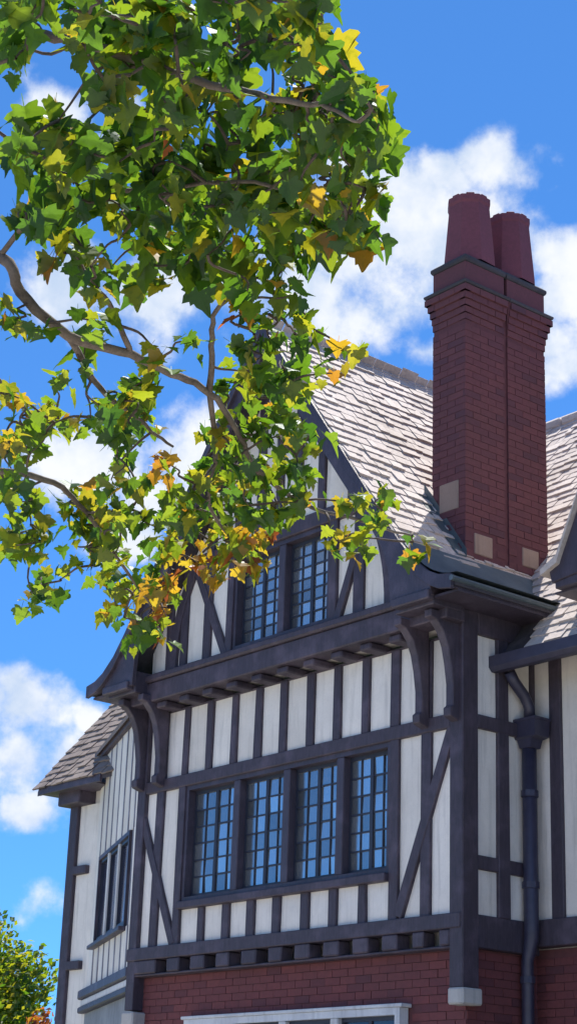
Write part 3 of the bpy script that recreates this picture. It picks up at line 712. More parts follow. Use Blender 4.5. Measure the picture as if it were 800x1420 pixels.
for n_, z0, z1, y0, m in (('moulding', 3.46, 3.575, -.10, M_TRIM), ('moulding', 3.37, 3.458, -.06, M_WHITE), ('moulding', 3.29, 3.368, -.09, M_TRIM)):
    box(n_, -3.45, .02, y0, .2, z0, z1, m, cw, .015, MC)
box('lower_wall', -3.4, 0, .0, .3, 0, 3.288, M_RENDER, cw, 0, MC)
box('window_opening', -2.6, -1.0, -.012, .05, 1.2, 2.95, M_DARKGLASS, cw, .01, MC)
# cap roof over the canted wall
mesh('lean_to_roof', [MC @ Vector(v) for v in ((-3.5, -.10, 6.66), (.1, -.10, 6.66), (.1, 1.8, 8.3), (-3.3, 1.8, 8.3), (-3.5, -.10, 6.60), (.1, -.10, 6.60), (.1, 1.8, 8.2), (-3.3, 1.8, 8.2))], [(0, 1, 2, 3), (7, 6, 5, 4), (0, 4, 5, 1), (1, 5, 6, 2), (2, 6, 7, 3), (3, 7, 4, 0)], M_SHINGLE_B, cw)
YL = 1.45
lw = box('left_wing_wall', -8.85, -5.0, YL+.05, YL+3.5, 0, 6.35, M_PLASTER, house, 0)
panel(-8.73, -8.25, .0, 6.0, YL, lw)
box('corner_post', -8.92, -8.73, YL-.05, YL+.3, 0, 6.12, M_TIMBER, lw, .01)
for z in (5.08, 3.85): box('rail', -8.73, -8.42, YL-.07, YL+.03, z, z+.11, M_TIMBER, lw, .008)
box('bracket_block', -8.98, -8.46, YL-.22, YL+.1, 6.0, 6.28, M_TIMBER, lw, .015)
def lz(y): return 6.38 + MP*(y-1.15)
EX0, EX1 = -9.22, -5.2
roofLw = mesh('roof', [(x, y, lz(y)-.03-t) for t in (0, .07) for x, y in ((EX0, 1.07), (-7.3, 1.07), (EX1, 1.5), (EX1, 3.6), (EX0, 3.6))], [(0, 1, 2, 3, 4), (9, 8, 7, 6, 5), (0, 5, 6, 1), (1, 6, 7, 2), (2, 7, 8, 3), (3, 8, 9, 4), (4, 9, 5, 0)], M_DECK, house)
def PL(u, v): y = 1.03 + v/sn; return Vector((u, y, lz(y)-.01))
def keep_l(q): return q.y - A.y > min((q.x - A.x) * (-.412/.911), .95) - .08
shingle_slope(PL, FW, EX0-.05, EX1, 0, 3.6, roofLw, lambda q: 4.5 if q.x < -6.8 and q.y < 2.6 else 0, keep_l, mati=1)
box('fascia', EX0+.02, -7.7, 1.045, 1.085, 6.15, 6.25, M_TRIM, roofLw, .006)
box('soffit', EX0+.03, -7.9, 1.086, YL+.0, 6.165, 6.185, M_TRIM, roofLw, 0)
extrude('verge_board', [(1.05, lz(1.05)-.05), (3.6, lz(3.6)-.05), (3.6, lz(3.6)-.18), (1.05, lz(1.05)-.12)], 'x', EX0+.0, EX0+.04, M_TRIM, roofLw, .004)

# ---- turn the stored bricks and slates into pieces: the 300 that show largest singly, the rest joined
SH = bpy.data.meshes.new('shingle')
SH.from_pydata([(0,0,.35),(1,0,.35),(1,0,1.35),(0,0,1.35),(0,1,0),(1,1,0),(1,1,.25),(0,1,.25)], [], [(0,3,2,1),(4,5,6,7),(0,1,5,4),(3,7,6,2),(0,4,7,3),(1,2,6,5)]); SH.materials.append(M_SHINGLE)
SH2 = SH.copy(); SH2.materials[0] = M_SHINGLE_B
BR = bpy.data.meshes.new('brick'); b_ = .035
bmx = bmesh.new(); 
for v in [(x, y, z) for x in (0, 1) for y in (0, 1) for z in (0, 1)]: bmx.verts.new(v)
bmx.verts.ensure_lookup_table()
for f in BF: bmx.faces.new([bmx.verts[i] for i in f])
bmesh.ops.recalc_face_normals(bmx, faces=bmx.faces); bmx.to_mesh(BR); bmx.free(); BR.materials.append(M_BRICK)
def settle(kind, meshes, items, limit=300):
    items = sorted(items, key=lambda t: -t[2]); rest = {}
    for i, it in enumerate(items):
        mi = it[3] if len(it) > 3 else 0
        if i < limit: add_piece(kind, meshes[mi], it[0], it[1])
        else: rest.setdefault((it[1].name, mi), []).append(it[0])
    for (pn, mi), Ms in rest.items():
        src = meshes[mi]; sv = [v.co.copy() for v in src.vertices]; sf = [tuple(p.vertices) for p in src.polygons]; vs, fs = [], []
        for M in Ms:
            k = len(vs); vs += [M @ v for v in sv]; fs += [tuple(k+i for i in f) for f in sf]
        me = bpy.data.meshes.new(kind+'s'); me.from_pydata([tuple(v) for v in vs], [], fs); me.update(); me.materials.append(src.materials[0])
        link(bpy.data.objects.new(kind+'work', me), bpy.data.objects[pn], kind='stuff')
BR2 = BR.copy(); BR2.materials[0] = M_CBRICK
settle('brick', [BR, BR2], PIECES['brick']); settle('shingle', [SH, SH2], PIECES['shingle'])

# ------------------------------------------------------------------ the plane tree in front
LIMBS = {
  'main': [(3.41,-9.30,6.58), (4.11,-8.81,6.07), (4.94,-8.49,5.55), (5.68,-8.33,5.09), (5.74,-8.25,4.93), (5.78,-8.03,4.79), (5.77,-7.71,4.81), (5.71,-7.45,4.82), (5.65,-7.20,4.83), (5.46,-6.89,4.78), (5.32,-6.68,4.71), (5.12,-6.39,4.64)],
  'upper': [(3.56,-9.35,6.99), (5.31,-9.11,6.24), (6.76,-9.00,5.37), (7.00,-8.95,5.19), (7.17,-8.86,5.11), (7.38,-8.70,4.97), (7.58,-8.55,4.87), (7.81,-8.52,4.73), (8.02,-8.53,4.60), (8.13,-8.50,4.51)],
  'crown': [(3.30,-9.00,7.20), (4.40,-8.70,7.50), (5.60,-8.30,7.40), (6.80,-8.10,7.00), (7.80,-8.00,6.70)],  # limb of the unseen upper crown, added to shade the boughs below
  'mid': [(5.68,-8.33,5.09), (5.97,-8.34,5.15), (6.27,-8.29,5.14), (6.53,-8.13,5.12), (6.95,-8.06,5.00), (7.25,-7.93,4.86), (7.42,-7.87,4.80)],
  'low': [(2.93,-9.01,5.64), (3.62,-8.19,5.11), (4.18,-7.64,4.79), (4.51,-7.34,4.69), (4.51,-7.13,4.61), (4.40,-6.83,4.45), (4.29,-6.51,4.27)],
  'stub': [(5.65,-7.20,4.83), (5.78,-7.29,4.98), (5.90,-7.37,5.09), (6.09,-7.34,5.13)],
  'spur': [(5.77,-7.71,4.81), (5.92,-7.93,4.92), (5.96,-8.07,4.97)],
  'side': [(5.65,-7.20,4.83), (5.29,-6.88,4.69), (4.99,-6.69,4.60), (4.80,-6.36,4.50)],
  'far': [(5.32,-6.68,4.71), (5.21,-6.28,4.65), (5.30,-5.98,4.62), (5.37,-5.70,4.59)],
  'drop': [(5.78,-8.03,4.79), (5.34,-7.58,4.83), (5.18,-7.27,4.83), (5.10,-7.00,4.78)],
  'left': [(4.94,-8.49,5.55), (4.83,-8.06,5.16), (4.77,-7.65,4.91), (4.72,-7.49,4.83)],
}
CLUMPS = [
  (7.05,-9.07,5.22,5,0,0.061), (6.5,-8.77,5.63,4,0,0.068), (7.42,-9.22,4.97,5,0,0.056), (7.79,-9.28,4.72,5,0,0.052), (7.98,-9.33,4.61,5,1,0.05), (7.33,-8.86,5.2,5,0,0.06), (7.36,-8.85,5.18,4,0,0.059), (7.37,-8.76,5.22,5,0,0.06),
  (7.54,-8.88,5.08,4,1,0.058), (7.57,-8.85,5.07,5,1,0.058), (7.87,-8.97,4.83,5,0,0.054), (8.16,-9.08,4.64,5,0,0.05), (7.94,-8.84,4.87,5,0,0.054), (7.52,-8.5,5.27,5,1,0.061), (7.48,-8.45,5.29,4,0,0.061), (8.21,-8.91,4.7,5,0,0.051),
  (7.82,-8.51,5.09,5,1,0.058), (7.79,-8.49,5.11,4,0,0.058), (8.34,-8.84,4.66,5,0,0.05), (7.41,-8.11,5.54,4,0,0.065), (7.63,-9.37,4.71,5,0,0.053), (7.74,-9.26,4.73,5,0,0.053), (7.17,-8.87,5.19,5,0,0.061), (7.52,-9,4.95,5,0,0.057),
  (6.63,-8.46,5.7,4,0,0.069), (7.67,-8.99,4.86,5,0,0.055), (7.12,-8.65,5.3,4,0,0.063), (7.45,-8.78,5.08,5,0,0.059), (7.62,-8.83,4.97,5,0,0.057), (7.57,-8.71,5.07,5,0,0.058), (7.5,-8.5,5.19,5,0,0.061), (7.64,-8.49,5.14,5,0,0.059),
  (7.87,-8.61,4.93,5,0,0.056), (8.33,-8.87,4.59,5,1,0.05), (7.08,-9.1,5.07,5,0,0.06), (6.69,-8.89,5.36,4,1,0.065), (7.36,-9.03,4.95,5,1,0.058), (7.04,-8.73,5.24,5,0,0.063), (7.17,-8.82,5.14,4,0,0.061), (7.34,-8.82,5.06,5,1,0.059),
  (6.57,-8.33,5.69,4,0,0.07), (7.35,-8.75,5.08,5,0,0.06), (7.12,-8.55,5.28,5,0,0.063), (7.88,-8.83,4.76,5,0,0.054), (7.89,-8.72,4.82,5,0,0.055), (6.93,-7.96,5.68,4,0,0.07), (7.99,-8.73,4.77,5,0,0.054), (7.98,-8.62,4.81,5,1,0.055),
  (7.3,-8.07,5.42,4,1,0.065), (8.2,-8.72,4.67,5,1,0.052), (7.26,-9.19,4.86,5,0,0.057), (6.96,-8.65,5.24,5,0,0.064), (7.22,-8.74,5.05,5,0,0.061), (7.45,-8.78,4.93,5,0,0.058), (7.16,-8.43,5.22,5,1,0.064), (7.19,-8.35,5.27,5,0,0.064),
  (7.14,-8.32,5.3,4,0,0.065), (7.85,-8.76,4.74,5,0,0.055), (7.39,-8.4,5.12,4,0,0.062), (7.73,-8.42,4.94,5,1,0.058), (7.64,-8.22,5.11,5,1,0.061), (7.4,-8.02,5.33,4,1,0.065), (7.33,-8.88,4.86,5,0,0.058), (7.45,-8.91,4.78,5,0,0.057),
  (6.44,-8.28,5.54,4,1,0.071), (7.23,-8.58,5.07,5,1,0.062), (6.58,-8.12,5.6,4,0,0.071), (7.56,-8.75,4.8,5,1,0.057), (7.02,-8.26,5.31,5,1,0.066), (7.69,-8.33,4.95,5,1,0.059), (7.73,-8.27,4.92,5,1,0.059), (8.21,-8.58,4.57,5,1,0.053),
  (7.2,-7.73,5.43,4,0,0.068), (7.43,-8.93,4.73,5,0,0.057), (6.91,-8.51,5.13,5,0,0.065), (7.34,-8.67,4.89,5,0,0.06), (7.58,-8.77,4.73,5,0,0.057), (6.81,-8.27,5.33,4,0,0.068), (7.04,-8.33,5.17,5,0,0.065), (6.94,-8.18,5.3,5,0,0.067),
  (7.61,-8.56,4.77,5,1,0.058), (7.69,-8.44,4.78,5,0,0.058), (6.73,-7.72,5.52,4,0,0.072), (7.73,-8.42,4.81,5,1,0.058), (7.52,-8.27,4.98,4,0,0.061), (7.65,-8.26,4.88,5,1,0.06), (8.05,-8.49,4.63,5,0,0.055), (7.99,-8.33,4.7,5,0,0.056),
  (7.43,-7.83,5.19,4,0,0.065), (6.46,-8.73,5.2,5,0,0.067), (6.76,-8.73,5.06,5,0,0.064), (6.51,-8.61,5.22,4,1,0.067), (6.6,-8.36,5.26,5,0,0.068), (6.74,-8.33,5.22,5,3,0.067), (7.22,-8.55,4.89,5,0,0.061), (7.37,-8.6,4.83,5,1,0.06),
  (6.42,-7.93,5.57,4,1,0.073), (6.91,-8.11,5.25,5,0,0.067), (7.35,-8.31,4.96,5,0,0.062), (7.08,-8.05,5.18,5,0,0.066), (6.84,-7.86,5.39,4,0,0.07), (7.65,-8.35,4.77,5,1,0.059), (7.37,-8.06,5.04,5,0,0.064), (7.87,-8.38,4.65,5,0,0.057),
  (8.02,-8.43,4.6,5,0,0.055), (7.88,-8.21,4.72,5,0,0.058), (7.03,-7.48,5.42,4,0,0.071), (6.63,-8.82,4.96,5,0,0.064), (6.3,-8.62,5.19,4,1,0.069), (6.84,-8.89,4.84,5,0,0.062), (6.54,-8.62,5.09,5,0,0.067), (6.67,-8.61,5.07,5,0,0.066),
  (6.38,-8.45,5.28,4,1,0.069), (6.84,-8.63,4.96,5,0,0.064), (6.64,-8.39,5.12,5,0,0.067), (6.72,-8.36,5.13,5,0,0.067), (7.04,-8.5,4.94,5,3,0.063), (6.6,-8.08,5.28,5,0,0.07), (6.34,-7.89,5.51,4,0,0.074), (6.71,-8.05,5.23,5,0,0.069),
  (6.76,-8.01,5.27,5,0,0.069), (6.97,-8.13,5.12,4,0,0.066), (6.8,-7.96,5.27,5,0,0.069), (7.01,-8,5.15,5,1,0.067), (7.64,-8.29,4.75,5,0,0.059), (7.32,-7.94,5.05,5,1,0.065), (6.75,-7.5,5.49,4,1,0.073), (7.52,-8.02,4.91,5,1,0.062),
  (7.25,-7.71,5.17,5,0,0.067), (7.06,-7.59,5.33,4,0,0.07), (7.53,-7.87,4.98,5,0,0.063), (6.26,-8.47,5.21,5,0,0.07), (6.91,-8.81,4.78,5,1,0.062), (5.87,-8.2,5.52,4,0,0.075), (6.53,-8.37,5.09,5,0,0.068), (6.96,-8.59,4.86,5,1,0.063),
  (6.81,-8.27,5.06,5,0,0.067), (6.69,-8.13,5.14,5,0,0.069), (6.68,-7.98,5.18,5,1,0.07), (6.69,-7.81,5.28,5,0,0.071), (6.82,-7.82,5.21,5,0,0.07), (7.29,-8.09,4.9,5,0,0.063), (7.17,-8,5.01,4,0,0.065), (7.45,-8.02,4.83,5,1,0.063),
  (7.8,-8.25,4.61,5,1,0.058), (6.06,-8.33,5.27,5,0,0.072), (6.26,-8.35,5.17,5,0,0.071), (6.37,-8.32,5.09,5,0,0.07), (5.6,-7.88,5.57,4,0,0.08), (6.13,-8.06,5.3,5,0,0.074), (6.71,-8.33,4.98,5,0,0.067), (6.88,-8.35,4.9,5,0,0.065),
  (6.96,-8.35,4.84,5,1,0.064), (6.45,-7.91,5.25,5,0,0.072), (6.13,-7.72,5.44,4,0,0.076), (6.48,-7.83,5.28,5,0,0.072), (6.11,-7.59,5.54,4,0,0.077), (6.82,-7.96,5.05,5,1,0.068), (6.84,-7.86,5.12,5,1,0.069), (6.81,-7.75,5.15,5,0,0.07),
  (6.53,-7.53,5.38,4,0,0.074), (7.58,-8.28,4.61,5,1,0.059), (7.3,-7.83,4.9,5,1,0.065), (6.99,-7.57,5.14,4,1,0.07), (7.33,-7.77,4.91,5,0,0.065), (5.85,-8.33,5.23,5,0,0.074), (5.77,-8.28,5.27,4,1,0.075), (6.3,-8.5,4.98,5,0,0.069),
  (5.31,-7.97,5.61,4,1,0.081), (6.12,-8.32,5.14,5,0,0.072), (5.68,-8.04,5.43,4,0,0.078), (6.43,-8.41,4.98,5,0,0.068), (6.23,-8.2,5.15,5,1,0.072), (6.49,-8.28,5.01,5,0,0.069), (6.32,-8.07,5.14,5,1,0.072), (6.91,-8.33,4.81,5,0,0.065),
  (6.15,-7.81,5.36,4,1,0.075), (6.94,-8.26,4.79,5,0,0.065), (6.9,-8.13,4.89,5,0,0.066), (5.85,-7.42,5.6,4,0,0.081), (6.93,-8.08,4.9,5,0,0.066), (7.12,-8.14,4.8,5,0,0.064), (7.3,-8.17,4.68,5,1,0.062), (6.78,-7.65,5.11,5,0,0.071),
  (6.3,-7.28,5.46,4,0,0.078), (6.91,-7.66,5.05,5,1,0.069), (7.31,-7.91,4.81,5,1,0.064), (6.88,-7.44,5.15,5,1,0.071), (6.67,-7.24,5.32,4,1,0.075), (6.26,-8.45,4.95,5,0,0.069), (5.84,-8.11,5.24,5,1,0.075), (6.57,-8.27,4.9,5,0,0.068),
  (5.87,-7.81,5.33,4,0,0.077), (6.36,-8.04,5.03,5,1,0.071), (6.07,-7.81,5.23,4,0,0.075), (6.21,-7.71,5.24,5,0,0.075), (6.31,-7.66,5.18,5,0,0.074), (6.68,-7.86,5,5,0,0.07), (6.86,-7.85,4.91,5,0,0.068), (6.86,-7.79,4.94,5,0,0.069),
  (6.73,-7.71,5.01,4,0,0.07), (7.34,-8.04,4.66,5,1,0.063), (6.87,-7.57,4.99,5,1,0.07), (6.9,-7.59,4.99,4,0,0.07), (7.25,-7.78,4.8,5,0,0.065), (6.84,-7.33,5.12,5,0,0.072), (6.71,-7.22,5.19,4,1,0.074), (5.86,-8.12,5.11,6,1,0.075),
  (5.85,-8.03,5.14,6,0,0.075), (6.23,-7.95,5.01,6,1,0.073), (5.97,-7.7,5.25,6,1,0.077), (6.29,-7.79,5.08,6,0,0.073), (6.6,-7.93,4.88,6,1,0.069), (6.27,-7.61,5.13,6,0,0.075), (6.36,-7.54,5.13,6,1,0.074), (6.63,-7.65,4.98,6,0,0.071),
  (6.43,-7.36,5.2,6,1,0.075), (6.52,-7.36,5.16,6,1,0.074), (6.52,-7.25,5.18,6,0,0.075), (6.39,-8.32,4.77,6,1,0.068), (6.27,-8.15,4.88,6,0,0.071), (5.77,-7.7,5.21,6,1,0.078), (6.31,-7.88,4.94,6,0,0.072), (6.12,-7.66,5.09,6,0,0.075),
  (6.05,-7.44,5.18,6,0,0.078), (6.27,-7.49,5.07,6,1,0.075), (6.31,-8.23,4.74,6,1,0.069), (6.65,-7.77,4.76,6,0,0.07), (6.31,-7.38,5.03,6,0,0.075), (6.53,-7.47,4.89,6,1,0.073), (5.75,-8.29,4.82,6,1,0.073), (6.07,-8.1,4.73,6,1,0.072),
  (6.38,-7.57,4.86,6,2,0.073), (6.31,-7.45,4.88,6,0,0.075), (6.29,-7.3,4.93,6,0,0.076), (6.38,-7.26,4.93,6,1,0.075), (5.65,-8.21,4.8,6,0,0.075), (5.84,-8.18,4.75,6,0,0.073), (5.48,-7.77,4.96,6,0,0.079), (5.97,-7.54,4.86,6,0,0.076),
  (6.34,-7.49,4.78,6,1,0.074), (6.29,-7.36,4.81,6,1,0.075), (6.23,-7.19,4.92,6,0,0.077), (6.15,-7.03,5.02,6,0,0.079), (6.08,-7.76,4.69,6,1,0.074), (6.29,-7.53,4.71,6,1,0.074), (6.34,-7.47,4.67,6,1,0.073), (5.82,-6.94,5.01,6,0,0.082),
  (6.27,-6.96,4.91,6,1,0.078), (5.62,-7.87,4.74,6,0,0.077), (5.34,-7.33,4.96,10,1,0.083), (5.59,-7.04,4.95,10,1,0.083), (5.8,-7.12,4.9,6,1,0.08), (5.88,-7.06,4.86,10,1,0.08), (5.88,-6.91,4.9,10,1,0.081), (6,-6.78,4.94,6,1,0.081),
  (5.24,-7.97,4.71,10,1,0.079), (5.02,-7.61,4.91,10,1,0.083), (5.36,-7.48,4.82,10,1,0.081), (5.22,-7.31,4.93,10,0,0.084), (5.59,-6.87,4.92,10,0,0.083), (5.64,-6.74,4.93,10,1,0.084), (4.64,-7.55,4.88,10,1,0.086), (4.66,-7.46,4.93,10,1,0.087),
  (4.85,-7.49,4.86,10,1,0.085), (4.85,-7.21,4.97,10,0,0.087), (4.99,-7.17,4.9,10,1,0.086), (4.96,-7.06,4.94,10,0,0.087), (5.47,-6.98,4.79,10,1,0.083), (5.43,-6.64,4.95,10,1,0.086), (5.37,-6.51,4.98,10,1,0.087), (5.08,-7.87,4.57,10,1,0.08),
  (5.48,-7.55,4.56,10,0,0.079), (5.03,-6.71,4.94,10,0,0.089), (5.43,-6.82,4.8,10,0,0.084), (5.5,-6.8,4.79,10,0,0.084), (5.72,-6.84,4.7,10,0,0.082), (5.96,-6.88,4.62,10,1,0.08), (4.67,-7.58,4.69,10,1,0.085), (4.63,-6.94,4.9,10,0,0.09),
  (5.31,-7.17,4.59,10,2,0.083), (4.91,-6.65,4.89,10,0,0.09), (5.59,-7,4.58,10,0,0.081), (5.02,-6.43,4.87,10,0,0.09), (5.02,-6.35,4.89,10,1,0.091), (5.79,-6.79,4.55,10,0,0.081), (4.21,-7.36,4.73,10,1,0.09), (5.01,-6.93,4.62,10,1,0.086),
  (5.3,-7,4.54,10,1,0.083), (5.14,-6.71,4.65,10,1,0.087), (5.33,-6.78,4.6,10,1,0.085), (5.24,-6.58,4.67,10,0,0.087), (5.37,-6.53,4.66,10,0,0.086), (5.28,-6.32,4.71,10,0,0.088), (4.42,-7.14,4.67,10,1,0.09), (4.34,-7.02,4.67,10,1,0.091),
  (4.49,-7,4.64,10,1,0.09), (4.79,-6.76,4.64,10,1,0.089), (5.25,-6.99,4.48,10,1,0.084), (4.66,-6.44,4.76,10,0,0.092), (5.07,-6.58,4.62,10,0,0.088), (5.38,-6.74,4.48,10,0,0.084), (5.13,-6.38,4.65,10,0,0.089), (5.52,-6.58,4.5,10,1,0.084),
  (5.69,-6.34,4.5,10,1,0.084), (5.36,-5.91,4.74,10,1,0.09), (3.96,-7.18,4.61,10,1,0.093), (4.51,-7.39,4.44,10,1,0.087), (4.28,-6.98,4.61,10,0,0.091), (4.32,-6.91,4.63,10,1,0.092), (4.69,-7.04,4.52,10,1,0.088), (4.77,-6.84,4.5,10,1,0.088),
  (4.4,-6.43,4.71,10,1,0.094), (5.04,-6.82,4.46,10,0,0.086), (4.74,-6.41,4.64,10,1,0.091), (4.99,-6.48,4.52,10,2,0.089), (4.68,-6.15,4.71,10,2,0.094), (5.08,-6.33,4.6,10,0,0.089), (5.5,-6.08,4.5,10,1,0.087), (4.53,-7.47,4.31,10,1,0.086),
  (4.57,-7.37,4.35,10,0,0.086), (4.22,-6.78,4.54,10,1,0.093), (4.22,-6.36,4.64,10,1,0.096), (4.5,-6.3,4.62,10,2,0.094), (4.9,-6.46,4.48,10,2,0.089), (4.46,-5.98,4.7,10,2,0.096), (5.37,-6.19,4.44,10,1,0.088), (4.85,-5.64,4.69,10,1,0.095),
  (5.12,-5.45,4.68,10,1,0.095), (4.42,-6.95,4.36,10,1,0.09), (4.66,-7.02,4.32,10,1,0.087), (4.06,-6.32,4.61,10,0,0.097), (4.1,-6.25,4.57,10,2,0.097), (4.32,-6.25,4.55,10,2,0.095), (4.63,-6.35,4.43,10,2,0.092), (4.78,-6.36,4.43,10,2,0.091),
  (4.46,-5.94,4.63,10,2,0.096), (4.08,-7.06,4.28,10,0,0.091), (4.03,-6.62,4.44,10,1,0.095), (3.79,-6.38,4.5,10,1,0.098), (4.4,-6.51,4.36,10,2,0.092), (3.9,-6.47,4.37,10,1,0.096), (3.82,-6.15,4.46,10,2,0.099), (3.67,-6.23,4.31,10,0,0.099),
  (4.33,-6.57,4.13,10,0,0.092), (3.61,-5.96,4.38,10,2,0.102), (7.91,-8.34,4.79,5,0,0.057), (8.07,-8.39,4.62,5,0,0.055), (7.75,-8.14,4.95,5,1,0.06), (8,-8.43,4.74,5,0,0.056), (7.69,-8.13,4.81,5,0,0.06), (7.63,-8.13,5.04,5,0,0.061),
  (7.92,-8.32,4.82,5,0,0.057), (7.58,-8.16,4.94,5,0,0.061), (7.97,-8.47,4.58,5,0,0.055), (8.05,-8.56,4.69,5,0,0.054), (7.87,-8.44,4.62,5,0,0.056), (7.6,-8.12,4.63,5,1,0.06), (7.45,-7.97,4.85,5,1,0.063), (7.12,-7.71,4.88,5,0,0.067),
  (7.02,-7.64,4.99,5,1,0.069), (7.19,-7.74,4.9,5,1,0.066), (7.59,-8,4.72,5,1,0.061), (7.76,-8.09,4.68,5,0,0.059), (7.57,-8.06,4.57,5,1,0.06), (7.43,-8.06,4.76,5,1,0.062), (5.36,-7.63,4.67,5,1,0.08), (5.33,-8.02,4.5,5,1,0.077),
  (4.84,-7.63,4.79,5,1,0.084), (5.64,-7.74,4.59,5,0,0.077), (5.22,-7.89,4.6,5,1,0.079), (5.19,-7.71,4.67,5,1,0.081), (5.14,-7.25,4.9,5,0,0.084), (5.51,-7.49,4.7,5,1,0.08), (4.72,-7.58,4.82,5,1,0.085), (4.89,-7.68,4.46,5,1,0.082),
  (4.17,-7.19,4.73,5,1,0.091), (4.56,-7.43,4.55,5,1,0.086), (5.16,-7.89,4.41,5,0,0.079), (4.32,-7.29,4.43,5,0,0.089), (4.56,-7.49,4.52,5,1,0.086), (4.21,-7.18,4.55,5,0,0.09), (5.08,-7.76,4.54,5,1,0.081), (4,-7.21,4.56,5,1,0.092),
  (4.97,-7.17,4.37,5,1,0.084), (4.42,-6.88,4.46,5,1,0.09), (4.18,-6.92,4.53,5,1,0.092), (4.76,-7.13,4.37,5,1,0.086), (4.35,-6.95,4.71,5,1,0.091), (4.26,-6.77,4.59,5,1,0.093), (4.23,-6.77,4.65,5,1,0.093), (4.71,-6.96,4.58,5,0,0.088),
  (4.24,-6.88,4.51,5,1,0.092), (4.19,-6.77,4.59,5,1,0.093), (4.79,-6.97,4.66,5,1,0.088), (4.97,-7.25,4.58,5,1,0.085), (5.3,-7.43,4.52,5,0,0.081), (5.42,-7.52,4.41,5,1,0.079), (4.23,-7.03,4.31,5,0,0.09), (4.37,-7.26,4.14,5,0,0.087),
  (3.94,-6.94,4.41,5,1,0.093), (4.03,-6.3,4.48,5,2,0.097), (4.01,-6.51,4.46,5,1,0.096), (4.39,-6.74,4.14,5,0,0.09), (4.18,-6.55,4.34,5,2,0.094), (3.98,-6.19,4.34,5,2,0.097), (4.54,-6.78,4.25,5,1,0.089), (6.94,-9.52,4.7,5,0,0.057),
  (3.68,-7.22,4.28,5,0,0.093), (8.06,-9.21,4.86,5,0,0.051), (7.31,-10.16,5,5,0,0.051), (7.49,-9.86,4.99,5,1,0.052), (6.5,-9.41,5.21,5,1,0.063), (7.15,-9.67,5.02,5,0,0.056), (5.11,-9.14,4.96,5,0,0.074), (8.37,-10.02,4.64,5,0,0.043),
  (5.12,-8.19,4.68,5,0,0.078), (7.94,-9.37,4.84,5,0,0.051), (7.29,-9.15,5.19,5,0,0.058), (8.02,-10.38,4.69,5,0,0.044), (3.99,-7.93,4.89,5,0,0.089), (6.29,-9.29,5.15,5,0,0.065), (7.79,-9.51,4.89,5,0,0.051), (7.97,-9.66,4.69,5,0,0.048),
  (7.19,-9.56,5,5,0,0.056), (5.44,-8.99,4.85,5,0,0.072), (7.52,-9.98,5.02,5,1,0.051), (8.92,-9.42,4.67,5,0,0.043), (8.04,-10,4.91,5,0,0.047), (3.36,-7.95,4.45,5,1,0.092), (3.75,-7.51,4.5,5,0,0.092), (6.38,-9.57,5.01,5,0,0.062),
  (6.66,-9.23,4.94,5,1,0.062), (8.05,-9.58,4.76,5,0,0.049), (7.71,-9.78,5.12,5,0,0.051), (6.52,-9.73,4.96,5,0,0.06), (7.94,-9.65,4.89,5,0,0.049), (6.99,-9.86,4.68,5,0,0.054), (3.61,-8.24,4.29,5,0,0.088), (3,-7.94,4.17,5,1,0.094),
  (7.52,-9.8,4.83,5,1,0.051), (8.73,-9.4,4.69,5,0,0.044), (4.27,-8.43,4.91,5,1,0.084), (3.6,-7.45,4.57,5,1,0.093), (7.73,-9.32,4.86,5,0,0.053), (5.37,-8.93,5.07,5,0,0.073), (5.48,-8.4,4.94,5,1,0.075), (4.53,-8.18,4.61,5,1,0.082),
  (7.06,-9.9,4.76,5,0,0.054), (3.72,-8.16,4.36,5,1,0.088), (7.89,-9.45,5.25,5,0,0.052), (5.31,-8.49,5.19,5,1,0.077), (7.9,-9.39,4.92,5,0,0.051), (3.8,-7.9,4.62,5,0,0.089), (5.45,-8.6,5.06,5,1,0.075), (8.11,-9.58,4.62,5,1,0.048),
  (7.01,-9.29,4.84,5,0,0.058), (4.89,-9.03,5.14,5,0,0.077), (2.85,-8.09,4.52,5,0,0.095), (8.18,-8.84,4.9,5,1,0.053), (8.4,-8.89,4.74,5,0,0.05), (3.88,-7.58,4.7,5,1,0.091), (8.3,-9.82,4.53,5,0,0.045), (8.14,-10.32,4.66,5,0,0.043),
  (3,-7.69,4.42,5,1,0.096), (8.18,-10.15,4.77,5,1,0.044), (8.03,-10.02,4.85,5,0,0.046), (6.35,-9.32,4.9,5,0,0.063), (8.36,-9.56,4.52,5,0,0.046), (5.59,-8.64,7.76,6,0,0.13), (4.18,-8.84,6.65,6,0,0.13), (7.18,-9.83,8.23,6,0,0.13),
  (6.46,-7.24,6.76,6,0,0.13), (3.7,-8.7,7.87,6,0,0.13), (7.31,-9.78,6.85,6,0,0.13), (8.14,-9.02,6.3,6,0,0.13), (7.89,-7.21,7.12,6,0,0.13), (6.96,-7.45,8.02,6,0,0.13), (4.22,-7.52,8.22,6,0,0.13), (7.46,-8.23,7.01,6,0,0.13),  # unseen crown clumps, added to cast dappled shade on the boughs
  (8.49,-6.62,7.95,6,0,0.13), (5.93,-6.96,8.11,6,0,0.13), (5.92,-9.55,7.51,6,0,0.13), (3.93,-8.86,7.41,6,0,0.13), (5.91,-7.81,7.99,6,0,0.13), (8.32,-8.94,8.29,6,0,0.13), (4.94,-8.81,7.84,6,0,0.13), (8.47,-8.28,7.93,6,0,0.13),
  (7.66,-8.93,7.52,6,0,0.13), (8.27,-9.93,6.39,6,0,0.13), (7.91,-8.08,7.07,6,0,0.13), (7.48,-8.49,6.42,6,0,0.13), (5.09,-7.41,7.58,6,0,0.13), (5.88,-9.96,8.39,6,0,0.13), (3.63,-9.05,7.92,6,0,0.13), (8.26,-7.66,6.98,6,0,0.13),
